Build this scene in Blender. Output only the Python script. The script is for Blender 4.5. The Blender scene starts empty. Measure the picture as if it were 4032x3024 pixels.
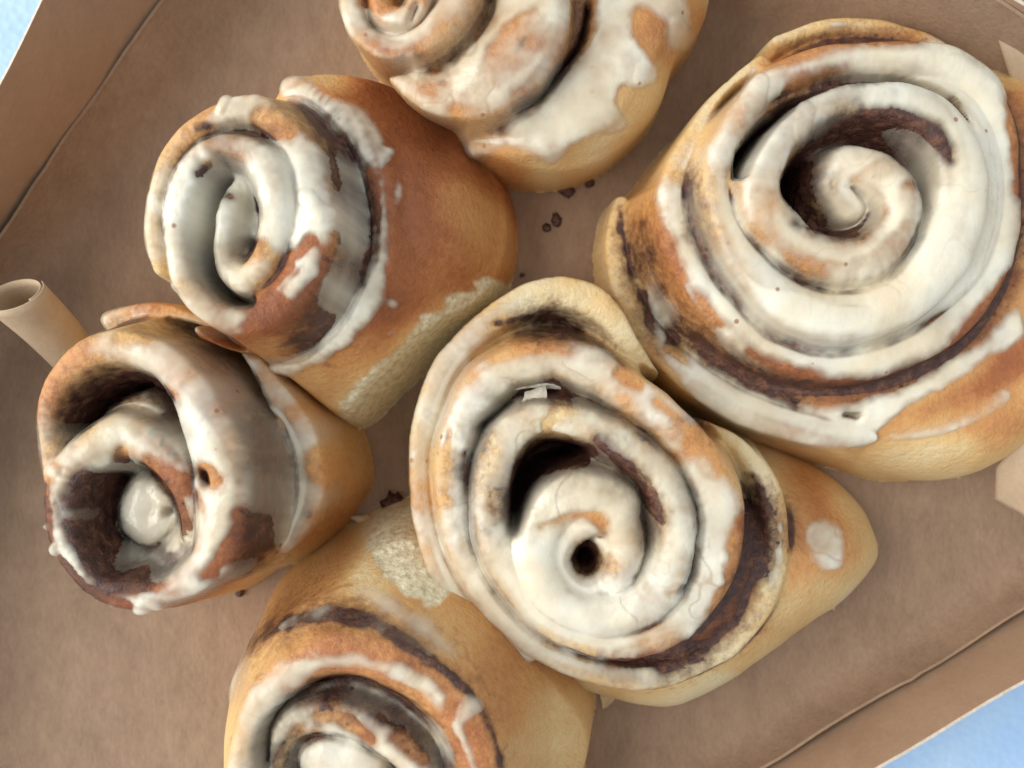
import bpy, math, random
import numpy as np

# ------------------------------------------------------------------ camera, world, light, exposure
sc = bpy.context.scene
CAM_H = 0.205                      # metres above the paper
F_PX = 3046.0                      # focal length in photograph pixels (4032 wide)
cam_d = bpy.data.cameras.new('camera')
cam = bpy.data.objects.new('camera', cam_d)
sc.collection.objects.link(cam)
cam.location = (0, 0, CAM_H)
cam.rotation_euler = (0, 0, 0)     # straight down, image up = +Y
cam_d.sensor_width = 36.0
cam_d.lens = 36.0 * F_PX / 4032.0
cam_d.clip_start = 0.005
cam_d.clip_end = 20.0
cam_d.dof.use_dof = True
cam_d.dof.focus_distance = CAM_H - 0.043
cam_d.dof.aperture_fstop = 13.0
sc.camera = cam

world = bpy.data.worlds.new('World')
sc.world = world
world.use_nodes = True
wbg = world.node_tree.nodes['Background']
wbg.inputs['Color'].default_value = (0.81, 0.905, 1.0, 1)
wbg.inputs['Strength'].default_value = 0.78

def area_light(name, loc, target, size, power, color):
    d = bpy.data.lights.new(name, 'AREA')
    d.shape = 'SQUARE'; d.size = size; d.energy = power; d.color = color
    o = bpy.data.objects.new(name, d)
    sc.collection.objects.link(o)
    o.location = loc
    dx, dy, dz = (target[i] - loc[i] for i in range(3))
    o.rotation_euler = (math.acos(-dz / math.sqrt(dx*dx+dy*dy+dz*dz)), 0, math.atan2(dx, -dy) + 0.0)
    # aim: -Z axis at the target
    from mathutils import Vector
    o.rotation_euler = Vector((dx, dy, dz)).to_track_quat('-Z', 'Y').to_euler()
    return o
area_light('window_light', (-0.86, 0.04, 0.70), (0, 0, 0.02), 0.95, 14.5, (1.0, 0.975, 0.935))

sc.view_settings.view_transform = 'Standard'
sc.view_settings.look = 'None'
sc.view_settings.exposure = 0.08
sc.view_settings.gamma = 1.0
sc.render.engine = 'CYCLES'
sc.cycles.max_bounces = 4
sc.cycles.transparent_max_bounces = 8
sc.cycles.use_adaptive_sampling = True
sc.cycles.adaptive_threshold = 0.02
sc.cycles.caustics_reflective = False
sc.cycles.caustics_refractive = False

C = sc.collection
rng = np.random.RandomState(7)

# ------------------------------------------------------------------ helpers
def at(px, py, z):
    """photograph pixel (4032 wide) seen at height z -> world xy"""
    k = (CAM_H - z) / F_PX
    return ((px - 2016.0) * k, -(py - 1512.0) * k)

def atP(x, y, z):                 # the same from the 2212-wide preview
    X, Y = at(x * 1.82278, y * 1.82278, z)
    return (X, Y, z)

def tag(o, label=None, cat=None, group=None, kind=None):
    if label: o['label'] = label
    if cat: o['category'] = cat
    if group: o['group'] = group
    if kind: o['kind'] = kind
    return o

def empty(name, loc):
    o = bpy.data.objects.new(name, None)
    o.empty_display_size = 0.01
    C.objects.link(o); o.location = loc
    return o

def mesh_obj(name, verts, faces, mat, parent=None, smooth=True, attrs=None):
    me = bpy.data.meshes.new(name)
    verts = np.asarray(verts, dtype=np.float32)
    if parent is not None:
        verts = verts - np.array(parent.location, dtype=np.float32)
    if isinstance(faces, np.ndarray):
        n, k = faces.shape
        me.vertices.add(len(verts)); me.vertices.foreach_set('co', verts.ravel())
        me.loops.add(n * k); me.loops.foreach_set('vertex_index', faces.ravel().astype(np.int32))
        me.polygons.add(n)
        me.polygons.foreach_set('loop_start', np.arange(0, n * k, k, dtype=np.int32))
        me.update(calc_edges=True)
    else:
        me.from_pydata([tuple(v) for v in verts], [], faces)
        me.update()
    if smooth:
        me.polygons.foreach_set('use_smooth', np.ones(len(me.polygons), dtype=bool))
    for k, a in (attrs or {}).items():
        at_ = me.attributes.new(k, 'FLOAT', 'POINT')
        at_.data.foreach_set('value', np.asarray(a, dtype=np.float32))
    me.materials.append(mat)
    o = bpy.data.objects.new(name, me)
    C.objects.link(o)
    if parent is not None: o.parent = parent
    return o

def smoothstep(a, b, x):
    t = np.clip((x - a) / (b - a), 0, 1)
    return t * t * (3 - 2 * t)

_tab = np.random.RandomState(3).rand(256, 256)
def vnoise(x, y, seed=0):
    xi = np.floor(x).astype(int); yi = np.floor(y).astype(int)
    fx = x - xi; fy = y - yi
    fx = fx*fx*fx*(fx*(fx*6-15)+10); fy = fy*fy*fy*(fy*(fy*6-15)+10)
    g = lambda i, j: _tab[(i + seed*37) & 255, (j + seed*91) & 255]
    a = g(xi, yi)*(1-fx) + g(xi+1, yi)*fx
    b = g(xi, yi+1)*(1-fx) + g(xi+1, yi+1)*fx
    return (a*(1-fy) + b*fy)*2 - 1

def fbm(x, y, scale, seed=0, octv=3):
    s = 0; amp = 1; tot = 0
    for k in range(octv):
        s = s + amp*vnoise(x*scale*2**k + 13.7*k, y*scale*2**k - 7.1*k, seed + k)
        tot += amp; amp *= 0.5
    return s/tot

def blur(a, sig):
    r = max(1, int(sig*3))
    k = np.exp(-0.5*(np.arange(-r, r+1)/sig)**2); k /= k.sum()
    p = np.pad(a, ((r, r), (0, 0)), mode='edge')
    o = sum(k[i]*p[i:i+a.shape[0], :] for i in range(2*r+1))
    p = np.pad(o, ((0, 0), (r, r)), mode='edge')
    return sum(k[i]*p[:, i:i+a.shape[1]] for i in range(2*r+1))

def catmull(pts, step):
    """resample rows of control values; the first two columns are the plane"""
    P = np.asarray(pts, float)
    if len(P) == 1: return P
    P = np.vstack([2*P[0]-P[1], P, 2*P[-1]-P[-2]])
    out = []
    for i in range(1, len(P)-2):
        n = max(1, int(np.hypot(*(P[i+1, :2]-P[i, :2]))/step))
        t = np.arange(n)[:, None]/n
        a, b, c, d = P[i-1], P[i], P[i+1], P[i+2]
        cm = 0.5*((2*b) + (-a+c)*t + (2*a-5*b+4*c-d)*t*t + (-a+3*b-3*c+d)*t**3)
        lin = b + (c-b)*t
        cm[:, 2:] = lin[:, 2:]
        out.append(cm)
    out.append(P[-2:-1])
    return np.vstack(out)

def seg_iter(P):
    for i in range(len(P)-1): yield P[i], P[i+1]

def stroke_sd(px, py, pts, step=25):
    """signed distance in crop pixels to a stroke of varying half-width"""
    P = catmull(pts, step) if len(pts) > 1 else np.asarray(pts, float)
    best = np.full(px.shape, 1e9)
    if len(P) == 1:
        return np.hypot(px-P[0, 0], py-P[0, 1]) - P[0, 2]
    for a, b in seg_iter(P):
        dx, dy = b[0]-a[0], b[1]-a[1]
        L = dx*dx+dy*dy+1e-9
        t = np.clip(((px-a[0])*dx+(py-a[1])*dy)/L, 0, 1)
        d = np.hypot(px-a[0]-t*dx, py-a[1]-t*dy) - (a[2]+(b[2]-a[2])*t)
        np.minimum(best, d, out=best)
    return best

def poly_sd(px, py, pts, close=True, step=None):
    P = np.asarray(pts, float)
    if step:
        P = catmull(np.vstack([P, P[:1]]), step)[:-1]
    n = len(P)
    best = np.full(px.shape, 1e18); ins = np.zeros(px.shape, bool)
    for i in range(n):
        a, b = P[i], P[(i+1) % n]
        dx, dy = b[0]-a[0], b[1]-a[1]
        L = dx*dx+dy*dy+1e-12
        t = np.clip(((px-a[0])*dx+(py-a[1])*dy)/L, 0, 1)
        np.minimum(best, (px-a[0]-t*dx)**2+(py-a[1]-t*dy)**2, out=best)
        c = (a[1] > py) != (b[1] > py)
        xx = a[0] + (py-a[1])*dx/(dy if abs(dy) > 1e-12 else 1e-12)
        ins ^= c & (px < xx)
    d = np.sqrt(best)
    return np.where(ins, -d, d)

# ------------------------------------------------------------------ materials
def new_mat(name):
    m = bpy.data.materials.new(name); m.use_nodes = True
    nt = m.node_tree
    b = nt.nodes['Principled BSDF']
    return m, nt, b
def N(nt, typ, **kw):
    n = nt.nodes.new(typ)
    for k, v in kw.items():
        if k in n.inputs.keys() if hasattr(n.inputs, 'keys') else False: n.inputs[k].default_value = v
        else: setattr(n, k, v)
    return n
def noise(nt, scale, detail=4, rough=0.55, vec=None):
    n = nt.nodes.new('ShaderNodeTexNoise')
    n.inputs['Scale'].default_value = scale; n.inputs['Detail'].default_value = detail
    n.inputs['Roughness'].default_value = rough
    if vec is not None: nt.links.new(vec, n.inputs['Vector'])
    return n.outputs['Fac']
def ramp(nt, fac, stops, interp='LINEAR'):
    r = nt.nodes.new('ShaderNodeValToRGB'); r.color_ramp.interpolation = interp
    e = r.color_ramp.elements
    while len(e) < len(stops): e.new(0.5)
    for el, (p, c) in zip(e, stops):
        el.position = p; el.color = (c[0], c[1], c[2], 1) if not isinstance(c, (int, float)) else (c, c, c, 1)
    nt.links.new(fac, r.inputs['Fac'])
    return r.outputs['Color']
def mathn(nt, op, a, b=None, clamp=False):
    n = nt.nodes.new('ShaderNodeMath'); n.operation = op; n.use_clamp = clamp
    for i, v in enumerate((a, b)):
        if v is None: continue
        if isinstance(v, (int, float)): n.inputs[i].default_value = v
        else: nt.links.new(v, n.inputs[i])
    return n.outputs[0]
def mixc(nt, fac, a, b, mode='MIX'):
    n = nt.nodes.new('ShaderNodeMix'); n.data_type = 'RGBA'; n.blend_type = mode
    for s, v in ((n.inputs[0], fac), (n.inputs[6], a), (n.inputs[7], b)):
        if isinstance(v, (int, float)): s.default_value = v
        elif isinstance(v, tuple): s.default_value = (v[0], v[1], v[2], 1)
        else: nt.links.new(v, s)
    return n.outputs[2]
def attr(nt, name):
    n = nt.nodes.new('ShaderNodeAttribute'); n.attribute_name = name
    return n.outputs['Fac']
def objvec(nt):
    return nt.nodes.new('ShaderNodeTexCoord').outputs['Object']
def bump(nt, b, height, strength, dist):
    n = nt.nodes.new('ShaderNodeBump')
    n.inputs['Strength'].default_value = strength; n.inputs['Distance'].default_value = dist
    nt.links.new(height, n.inputs['Height'])
    nt.links.new(n.outputs['Normal'], b.inputs['Normal'])

def make_dough():
    m, nt, b = new_mat('baked_dough')
    v = objvec(nt)
    br = attr(nt, 'brown'); torn = attr(nt, 'torn')
    n2 = noise(nt, 650, 4, 0.65, v)
    f = mathn(nt, 'ADD', br, mathn(nt, 'MULTIPLY', mathn(nt, 'SUBTRACT', n2, 0.5), 0.26), True)
    col = ramp(nt, f, [(0.0, (0.79, 0.65, 0.39)), (0.22, (0.73, 0.48, 0.205)), (0.48, (0.60, 0.285, 0.095)),
                       (0.70, (0.39, 0.13, 0.042)), (1.0, (0.19, 0.052, 0.020))])
    crumb = ramp(nt, n2, [(0.32, (0.56, 0.46, 0.28)), (0.58, (0.86, 0.78, 0.54))])
    col = mixc(nt, torn, col, crumb)
    nt.links.new(col, b.inputs['Base Color'])
    nt.links.new(ramp(nt, n2, [(0.3, 0.30), (0.7, 0.55)]), b.inputs['Roughness'])
    b.inputs['Specular IOR Level'].default_value = 0.35
    bump(nt, b, n2, 0.50, 0.0011)
    return m

def make_icing():
    m, nt, b = new_mat('sugar_icing')
    v = objvec(nt)
    a = attr(nt, 'cover'); dry = attr(nt, 'dry'); tone = attr(nt, 'tone')
    n1 = noise(nt, 520, 4, 0.65, v)
    t = mathn(nt, 'ADD', mathn(nt, 'MULTIPLY', tone, 0.75), mathn(nt, 'MULTIPLY', n1, 0.25))
    col = ramp(nt, t, [(0.2, (0.77, 0.645, 0.45)), (0.5, (0.83, 0.74, 0.56)), (0.8, (0.86, 0.80, 0.65))])
    sp = nt.nodes.new('ShaderNodeTexVoronoi'); sp.inputs['Scale'].default_value = 300
    nt.links.new(v, sp.inputs['Vector'])
    spot = ramp(nt, sp.outputs['Distance'], [(0.12, 1.0), (0.20, 0.0)])
    sx = nt.nodes.new('ShaderNodeSeparateColor'); nt.links.new(sp.outputs['Color'], sx.inputs[0])
    gate = ramp(nt, sx.outputs[0], [(0.90, 0.0), (0.96, 1.0)])
    col = mixc(nt, mathn(nt, 'MULTIPLY', mathn(nt, 'MULTIPLY', spot, gate), 0.8), col, (0.30, 0.13, 0.06))
    nt.links.new(col, b.inputs['Base Color'])
    nt.links.new(mathn(nt, 'ADD', mathn(nt, 'MULTIPLY', tone, 0.2), mathn(nt, 'ADD', 0.08, mathn(nt, 'MULTIPLY', dry, 0.16))), b.inputs['Roughness'])
    b.inputs['Specular IOR Level'].default_value = 0.45
    bump(nt, b, n1, 0.26, 0.0008)
    b.inputs['Coat Weight'].default_value = 0.35
    b.inputs['Coat Roughness'].default_value = 0.16
    b.inputs['Subsurface Weight'].default_value = 0.30
    b.inputs['Subsurface Radius'].default_value = (0.0020, 0.0014, 0.0008)
    b.inputs['Subsurface Scale'].default_value = 1.0
    tr = nt.nodes.new('ShaderNodeBsdfTransparent'); mx = nt.nodes.new('ShaderNodeMixShader')
    nt.links.new(a, mx.inputs[0]); nt.links.new(tr.outputs[0], mx.inputs[1]); nt.links.new(b.outputs[0], mx.inputs[2])
    nt.links.new(mx.outputs[0], nt.nodes['Material Output'].inputs['Surface'])
    return m

def make_filling():
    m, nt, b = new_mat('cinnamon_filling_and_shade')
    v = objvec(nt)
    a = attr(nt, 'cover')
    n1 = noise(nt, 420, 5, 0.72, v)
    col = ramp(nt, n1, [(0.32, (0.036, 0.013, 0.010)), (0.52, (0.095, 0.036, 0.022)), (0.70, (0.24, 0.10, 0.050))])
    # where it is thin it is a reddish stain in the dough
    col = mixc(nt, ramp(nt, a, [(0.22, 1.0), (0.55, 0.0)]), col, (0.30, 0.11, 0.05))
    nt.links.new(col, b.inputs['Base Color'])
    nt.links.new(ramp(nt, n1, [(0.35, 0.28), (0.65, 0.6)]), b.inputs['Roughness'])
    bump(nt, b, n1, 0.8, 0.0012)
    g = mathn(nt, 'ADD', a, mathn(nt, 'MULTIPLY', mathn(nt, 'SUBTRACT', n1, 0.5), -1.0))
    al = ramp(nt, g, [(0.12, 0.0), (0.45, 0.45), (0.75, 1.0)])
    tr = nt.nodes.new('ShaderNodeBsdfTransparent'); mx = nt.nodes.new('ShaderNodeMixShader')
    nt.links.new(al, mx.inputs[0]); nt.links.new(tr.outputs[0], mx.inputs[1]); nt.links.new(b.outputs[0], mx.inputs[2])
    nt.links.new(mx.outputs[0], nt.nodes['Material Output'].inputs['Surface'])
    return m

def make_paper(name, base, dark, fibre=0.5, rough=0.75, bstr=0.25):
    m, nt, b = new_mat(name)
    v = objvec(nt)
    mp = nt.nodes.new('ShaderNodeMapping'); mp.inputs['Rotation'].default_value = (0, 0, 0.6); mp.inputs['Scale'].default_value = (1, 0.45, 1)
    nt.links.new(v, mp.inputs['Vector'])
    n1 = noise(nt, 1100, 5, 0.7, mp.outputs[0]); n2 = noise(nt, 45, 4, 0.6, v); n3 = noise(nt, 260, 4, 0.6, mp.outputs[0])
    f = mathn(nt, 'ADD', mathn(nt, 'MULTIPLY', n1, 0.4), mathn(nt, 'ADD', mathn(nt, 'MULTIPLY', n2, 0.3), mathn(nt, 'MULTIPLY', n3, 0.3)))
    col = ramp(nt, f, [(0.36, dark), (0.64, base)])
    nt.links.new(col, b.inputs['Base Color'])
    b.inputs['Roughness'].default_value = rough
    b.inputs['Specular IOR Level'].default_value = 0.25
    bump(nt, b, mathn(nt, 'ADD', n1, mathn(nt, 'MULTIPLY', n2, 1.5)), bstr, 0.0005)
    return m

def make_table():
    m, nt, b = new_mat('pale_blue_tabletop')
    v = objvec(nt)
    n1 = noise(nt, 14, 5, 0.6, v)
    vo = nt.nodes.new('ShaderNodeTexVoronoi'); vo.inputs['Scale'].default_value = 420; nt.links.new(v, vo.inputs['Vector'])
    col = ramp(nt, n1, [(0.38, (0.36, 0.54, 0.80)), (0.55, (0.44, 0.61, 0.82)), (0.66, (0.56, 0.72, 0.84))])
    nt.links.new(col, b.inputs['Base Color'])
    b.inputs['Roughness'].default_value = 0.6
    bump(nt, b, vo.outputs['Distance'], 0.4, 0.0006)
    return m

def make_plain(name, col, rough=0.7):
    m, nt, b = new_mat(name)
    v = objvec(nt)
    c = ramp(nt, noise(nt, 700, 4, 0.7, v), [(0.35, tuple(x*0.75 for x in col)), (0.65, col)])
    nt.links.new(c, b.inputs['Base Color']); b.inputs['Roughness'].default_value = rough
    bump(nt, b, noise(nt, 1200, 3, 0.6, v), 0.4, 0.0004)
    return m

M_DOUGH = make_dough(); M_ICE = make_icing(); M_FILL = make_filling()
M_LINER = make_paper('parchment_paper', (0.40, 0.262, 0.168), (0.265, 0.17, 0.108), bstr=0.5)
M_CURL = make_paper('parchment_lit_tone', (0.56, 0.42, 0.28), (0.46, 0.33, 0.21), bstr=0.25)  # same liner paper, lightened: light through thin curls put into the colour
M_BOARD = make_paper('kraft_board', (0.42, 0.27, 0.17), (0.34, 0.21, 0.13), bstr=0.15)
M_EDGE = make_plain('cut_board_edge', (0.75, 0.62, 0.48), 0.8)
M_TABLE = make_table()
M_CRUMB_DARK = make_plain('cinnamon_crumb', (0.10, 0.035, 0.018), 0.5)
M_CRUMB_PALE = make_plain('bread_crumb', (0.72, 0.52, 0.26), 0.7)
M_FLAKE = make_plain('dry_glaze_flake', (0.84, 0.76, 0.60), 0.5)

# ------------------------------------------------------------------ table
def build_table():
    n = 24
    g = np.linspace(-0.6, 0.6, n)
    V = [(x, y, -0.0035) for y in g for x in g]
    Fc = [(j*n+i, j*n+i+1, (j+1)*n+i+1, (j+1)*n+i) for j in range(n-1) for i in range(n-1)]
    o = mesh_obj('tabletop', V, Fc, M_TABLE)
    tag(o, 'pale blue mottled tabletop showing past the box corners', None, None, 'structure')
build_table()

# ------------------------------------------------------------------ box and paper liner
FLOOR = [(900, 2036), (1700, 1555), (2450, 1104), (2390, 450), (1400, -110), (660, -170), (-40, 690), (-260, 1250), (-260, 2000)]
RIM   = [(900, 2224), (1888, 1659), (2750, 1167), (2750, 330), (1500, -420), (310, -407), (-100, 369), (-460, 1250), (-460, 2200)]
RIM_Z = [0.028, 0.028, 0.028, 0.040, 0.040, 0.038, 0.038, 0.038, 0.028]
EDGE  = [(900, 2092), (1638, 1659), (2540, 1128), (2700, 340), (1500, -400), (470, -170), (-10, 520), (-330, 1250), (-330, 2060)]
EDGE_Z = [0.012, 0.012, 0.012, 0.038, 0.038, 0.015, 0.015, 0.020, 0.015]

def build_box():
    root = empty('takeout_box', (0, 0, -0.003))
    fl = [np.array(atP(x, y, 0.0)) for x, y in FLOOR]
    out = []
    for p in fl:
        d = p[:2]/np.linalg.norm(p[:2]); out.append(np.array([p[0]+d[0]*0.0016, p[1]+d[1]*0.0016, -0.0026]))
    rim = [np.array(atP(x, y, z)) for (x, y), z in zip(RIM, RIM_Z)]
    n = len(out)
    V = [tuple(p) for p in out] + [(p[0], p[1], p[2]+0.0005) for p in out]
    mesh_obj('base_panel', V, [tuple(range(n))[::-1], tuple(range(n, 2*n))] + [(i, (i+1) % n, n+(i+1) % n, n+i) for i in range(n)], M_BOARD, root, smooth=False)
    T = 0.0006
    for i in range(n):
        a, b = out[i], out[(i+1) % n]; c, d = rim[(i+1) % n], rim[i]
        nrm = np.cross(b-a, d-a); nrm /= np.linalg.norm(nrm)
        mid = (a+b)/2
        if nrm[:2] @ mid[:2] < 0: nrm = -nrm
        seg = 14; V = []
        for k in range(seg+1):
            t = k/seg
            lo = a+(b-a)*t; hi = d+(c-d)*t
            wob = 0.0008*math.sin(t*9+i*2.1)*math.sin(math.pi*t)
            for s in range(5):
                u = s/4
                p = lo+(hi-lo)*u + nrm*(wob*u - 0.0010*math.sin(math.pi*u))
                V.append(p); V.append(p+nrm*T)
        Fc = []
        for k in range(seg):
            for s in range(4):
                A = (k*5+s)*2; B = ((k+1)*5+s)*2
                Fc.append((A, B, B+2, A+2)); Fc.append((A+1, A+3, B+3, B+1))
        pan = mesh_obj('wall_panel', V, Fc, M_BOARD, root, smooth=True)
        # the pale cut edge of the board along the rim
        Ve = []; Fe = []
        for k in range(seg+1):
            p, q = V[(k*5+4)*2], V[(k*5+4)*2+1]
            up = np.array([0, 0, 0.0002])
            Ve += [p-nrm*0.00005, p+up-nrm*0.00005, q+up+nrm*0.00005, q+nrm*0.00005]
        for k in range(seg):
            for s in range(3):
                A = k*4+s; B = (k+1)*4+s
                Fe.append((A, B, B+1, A+1))
        e = mesh_obj('cut_edge', np.array(Ve) - np.array(root.location), Fe, M_EDGE, None, smooth=False)
        e.parent = pan
    tag(root, 'open brown kraft takeout box holding the six rolls', 'box')
build_box()

def build_liner():
    root = empty('parchment_liner', (0, 0, -0.0003))
    fl = [np.array(atP(x, y, 0.0)) for x, y in FLOOR]
    ed = [np.array(atP(x, y, z)) for (x, y), z in zip(EDGE, EDGE_Z)]
    per = 44; n = len(fl)
    F_, E_ = [], []
    for i in range(n):
        for k in range(per):
            t = k/per
            F_.append(fl[i]*(1-t)+fl[(i+1) % n]*t); E_.append(ed[i]*(1-t)+ed[(i+1) % n]*t)
    F_, E_ = np.array(F_), np.array(E_)
    # round the corners a little
    def rnd(A, r):
        B = np.vstack([A[-r:], A, A[:r]]); k = np.hanning(2*r+1); k /= k.sum()
        return np.stack([np.convolve(B[:, c], k, 'valid') for c in range(3)], 1)
    F_, E_ = rnd(F_, 7), rnd(E_, 5)
    m = len(F_)
    rings = []
    fr = np.concatenate([np.linspace(0.02, 0.80, 40), np.linspace(0.81, 0.93, 8)])
    ctr = np.array([0.0, 0.0, 0.0])
    for f in fr:
        rings.append(ctr + (F_-ctr)*f)
    a = ctr+(F_-ctr)*0.93
    for t in np.linspace(0.08, 1, 16):
        q = (1-t)**2*a + 2*t*(1-t)*F_ + t*t*E_
        rings.append(q)
    V = np.vstack(rings)
    x, y = V[:, 0], V[:, 1]
    rr = np.repeat(np.arange(len(rings)), m)
    w = smoothstep(20, 50, rr)
    dn = V[:, :2]/(np.linalg.norm(V[:, :2], axis=1, keepdims=True)+1e-6)
    wrk = fbm(x, y, 26, 5, 2)*0.0016*w
    V[:, 2] += np.abs(fbm(x, y, 35, 2, 3))*0.0012*np.clip(w+0.15, 0, 1) + wrk*0.5*w
    V[:, :2] -= dn*(np.abs(wrk)*w*1.2)[:, None]
    V[:, 2] += smoothstep(0.10, 0.0, np.abs(fbm(x, y, 18, 9, 2)))*0.0006*np.clip(w+0.3, 0, 1)
    V[:, 2] = np.where(rr < len(fr)-4, np.minimum(V[:, 2], 0.0007), V[:, 2])
    Fc = []
    for r in range(len(rings)-1):
        i = np.arange(m); j = (i+1) % m
        Fc.append(np.stack([r*m+i, r*m+j, (r+1)*m+j, (r+1)*m+i], 1))
    Fc = np.vstack(Fc)
    mesh_obj('paper_sheet', V, Fc, M_LINER, root)
    # pale cut edge that catches the light
    Ve = []; Fe = []
    last = V[-m:]
    for i in range(m):
        d = dn[-m+i]
        p = last[i].copy(); p[:2] -= d*0.00025
        Ve += [p, p+np.array([d[0]*0.0005, d[1]*0.0005, 0.00045])]
    for i in range(m):
        j = (i+1) % m; Fe.append((2*i, 2*j, 2*j+1, 2*i+1))
    mesh_obj('sheet_edge', Ve, Fe, M_LINER, root)
    # curled corner at the left: an open roll of paper
    A = np.array(atP(28, 634, 0.034)); B = np.array(atP(190, 800, 0.006))
    ax = (B-A)/np.linalg.norm(B-A)
    e1 = np.array(atP(92, 604, 0.037))-A; e1 -= ax*(e1@ax); e1 /= np.linalg.norm(e1)
    e2 = np.cross(ax, e1)
    V = []; nu, nv = 60, 14
    for j in range(nv):
        s = j/(nv-1)
        R0 = 0.0070*(1-0.15*s)
        for i in range(nu):
            th = -0.6 + (2*math.pi+1.3)*i/(nu-1)
            R = R0*(1-0.12*i/(nu-1)) + 0.0003*math.sin(5*s+th)
            lip = 0.0012*math.sin(th*1.0+0.5)*(1-s)
            V.append(A + (B-A)*s - ax*lip + e1*(R*math.cos(th)) + e2*(R*0.78*math.sin(th)))
    Fc = [(j*nu+i, j*nu+i+1, (j+1)*nu+i+1, (j+1)*nu+i) for j in range(nv-1) for i in range(nu-1)]
    o = mesh_obj('curled_corner', V, Fc, M_CURL, root)
    sm = o.modifiers.new('thickness', 'SOLIDIFY'); sm.thickness = 0.00018
    # folded pieces standing at the right side
    def fold(name, pts, seed):
        P = np.array([atP(*p) for p in pts])
        c = P.mean(0)
        V = [c]; R = 8; k = len(P)
        for r in range(1, R+1):
            for i in range(k):
                for t in (0, 0.5):
                    q = P[i]*(1-t)+P[(i+1) % k]*t
                    V.append(c+(q-c)*r/R)
        V = np.array(V); V[:, 2] += fbm(V[:, 0], V[:, 1], 90, seed, 2)*0.0012
        kk = 2*k
        Fc = [(0, 1+i, 1+(i+1) % kk) for i in range(kk)]
        for r in range(R-1):
            for i in range(kk):
                a_ = 1+r*kk+i; b_ = 1+r*kk+(i+1) % kk
                Fc.append((a_, a_+kk, b_+kk, b_))
        o = mesh_obj(name, V, Fc, M_CURL, root)
        sm = o.modifiers.new('thickness', 'SOLIDIFY'); sm.thickness = 0.0002
    fold('folded_corner', [(2151, 1010, .016), (2178, 978, .020), (2330, 860, .034), (2360, 1100, .034), (2230, 1130, .017), (2200, 1108, .014), (2149, 1078, .012)], 3)
    fold('folded_corner', [(2163, -30, .036), (2157, 90, .030), (2185, 190, .024), (2245, 270, .022), (2380, 330, .030), (2420, -60, .045)], 8)
    tag(root, 'brown parchment paper lining the box floor with curled and folded corners', 'paper')
build_liner()

# ------------------------------------------------------------------ cinnamon rolls
def sample_grid(F, x0, y0, cell, X, Y):
    gx = np.clip((X-x0)/cell, 0, F.shape[1]-1.001); gy = np.clip((Y-y0)/cell, 0, F.shape[0]-1.001)
    i = gx.astype(int); j = gy.astype(int); fx = gx-i; fy = gy-j
    return (F[j, i]*(1-fx)*(1-fy)+F[j, i+1]*fx*(1-fy)+F[j+1, i]*(1-fx)*fy+F[j+1, i+1]*fx*fy)

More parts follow.
